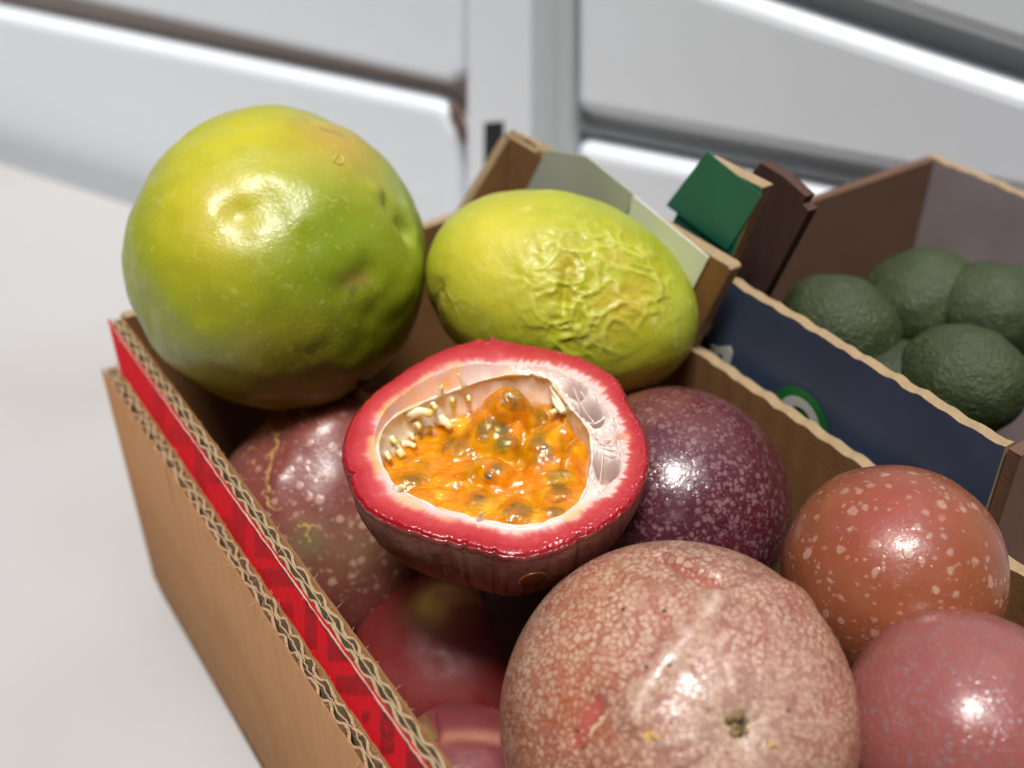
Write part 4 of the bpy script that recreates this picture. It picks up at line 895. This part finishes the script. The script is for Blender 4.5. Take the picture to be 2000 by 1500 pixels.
# pale seed stalks on the lining wall
M_stalk = m_vcol('seed_stalk', .35, .4, .4, (.003, .002, .001), ((800, .00015),))
def lin_pt(cx, cy):
    """where the pixel's ray meets the lining wall"""
    r = ray(*cpx(cx, cy)); L = loc(lr * cs[:, None], lr * sn[:, None], lh).reshape(-1, 3); v = L - CAM; tt = v @ r / (r @ r); d = np.linalg.norm(v - tt[:, None] * r, axis=1)
    i = np.argmin(d + .05 * np.maximum(0, tt - tt[np.argmin(d)])); return L[i]
for a, b, w0 in (((430, 465), (540, 468), 1.35), ((580, 495), (640, 545), 1.35), ((500, 560), (535, 535), .9), ((385, 630), (455, 640), 1.0), ((350, 650), (392, 692), 1.25), ((495, 620), (490, 655), .8), ((690, 300), (668, 262), .6), ((575, 365), (590, 325), .8), ((560, 960), (625, 900), .9), ((780, 1015), (795, 975), .6), ((1220, 450), (1140, 465), .9), ((360, 860), (405, 848), 1.0), ((640, 400), (642, 408), .7), ((450, 520), (478, 548), .9), ((330, 600), (352, 622), .9), ((540, 420), (556, 446), .8), ((300, 680), (322, 706), .9), ((520, 640), (536, 668), .8), ((430, 580), (440, 604), .7), ((720, 380), (728, 402), .6), ((330, 780), (352, 792), .8)):
    p0 = lin_pt(*a); dp = float(np.dot(p0 - CAM, FW)); p1 = P(*cpx(*b), dp - .0022); mid_ = (p0 + p1) / 2 + HN * .0006
    rb = .00078 * w0; v, f = tube([p0 - (p1 - p0) * .12, p0 * .7 + mid_ * .3, mid_, p1 * .85 + mid_ * .15, p1], [rb * 1.7, rb * 1.15, rb * .85, rb * .8, rb * .4], 10)
    v = np.array(v) + .00008 * rs_.normal(size=(len(v), 3)); cc_ = np.repeat(lin(240, 230, 196)[None], len(v), 0); cc_[-20:] = lin(230, 206, 110)
    mesh_obj('seed_stalk', v, f, M_stalk, hf, cols=cc_)
# thin membrane flap hanging at the back right
def strip(rows, name, mat, cols):
    a = np.array(rows); nu, nv = a.shape[:2]; return mesh_obj(name, a.reshape(-1, 3), grid_faces(nu, nv), mat, hf, cols=cols)
rows = []
for i in range(14):
    t = i / 13; x0, y0 = 1135 + (1225 - 1135) * t, 292 + (445 - 292) * t; x1, y1 = 1150 + (1200 - 1150) * t - 12 * math.sin(t * 3), 372 + (470 - 372) * t
    rows.append([P(*cpx(x0 * (1 - s_) + x1 * s_, y0 * (1 - s_) + y1 * s_), .2505 - .006 * t - .002 * s_ + .0008 * math.sin(9 * s_ + 5 * t)) for s_ in np.linspace(0, 1, 8)])
strip(rows, 'membrane', M_lining, np.repeat(lin(240, 230, 200)[None], 14 * 8, 0))
# fibres of pith across the hollows on the right
st_ = []
for a, b in (((1262, 318), (1372, 500)), ((1340, 560), (1470, 612)), ((1350, 580), (1480, 640)), ((1360, 610), (1480, 668)), ((1335, 540), (1460, 585)), ((1420, 640), (1395, 850)), ((1300, 340), (1400, 420)), ((1330, 500), (1425, 470))):
    A_ = np.array(cut(*a)); B_ = np.array(cut(*b)); q = [A_ + (B_ - A_) * t_ + rs_.normal(size=2) * .00004 for t_ in np.linspace(0, 1, 9)]
    st_.append(tube([loc(np.array(x[0]), np.array(x[1]), np.array(-.0009 - .0011 * math.sin(math.pi * i_ / 8) + rs_.normal() * .00008)) for i_, x in enumerate(q)], np.array([.00016, .00012, .00010, .00009, .00009, .00009, .00010, .00012, .00016]) * rs_.uniform(1., 2.4), 6))
v, f = join(st_); o = mesh_obj('pith_fibres', v, f, M_lining, hf, cols=np.repeat(lin(230, 218, 206)[None], len(v), 0)); o['kind'] = 'stuff'
# a drop of juice running down the skin
k_ = NT('juice'); k_.set(Roughness=.12); k_.base(tuple(lin(142, 74, 40))); k_.b.inputs['Coat Weight'].default_value = .8; k_.b.inputs['Coat Roughness'].default_value = .05
k_.b.inputs['Subsurface Weight'].default_value = .5; k_.b.inputs['Subsurface Radius'].default_value = (.004, .0015, .0005); k_.b.inputs['Subsurface Scale'].default_value = 1
k_.l(k_.bump(k_.noise(500, 2), .0002, .4), k_.b.inputs['Normal'])
r = ray(1038, 1135); v = sv - CAM; tt = v @ r / (r @ r); d = np.linalg.norm(v - tt[:, None] * r, axis=1); i = int(np.argmin(d + 10 * (tt > tt.min() + .03))); p = sv[i]; nrm = unit(p - (HC - HN * .004))
a = unit(np.cross(nrm, (0, 0, 1))); b = np.cross(a, nrm); vv = sn_.copy(); vv[:, 0] *= (1 + .35 * vv[:, 1])
mesh_obj('juice_drop', vv * np.array((.0027, .0036, .00022)) @ np.array((a, b, nrm)) + p, sf_, k_.m, hf)
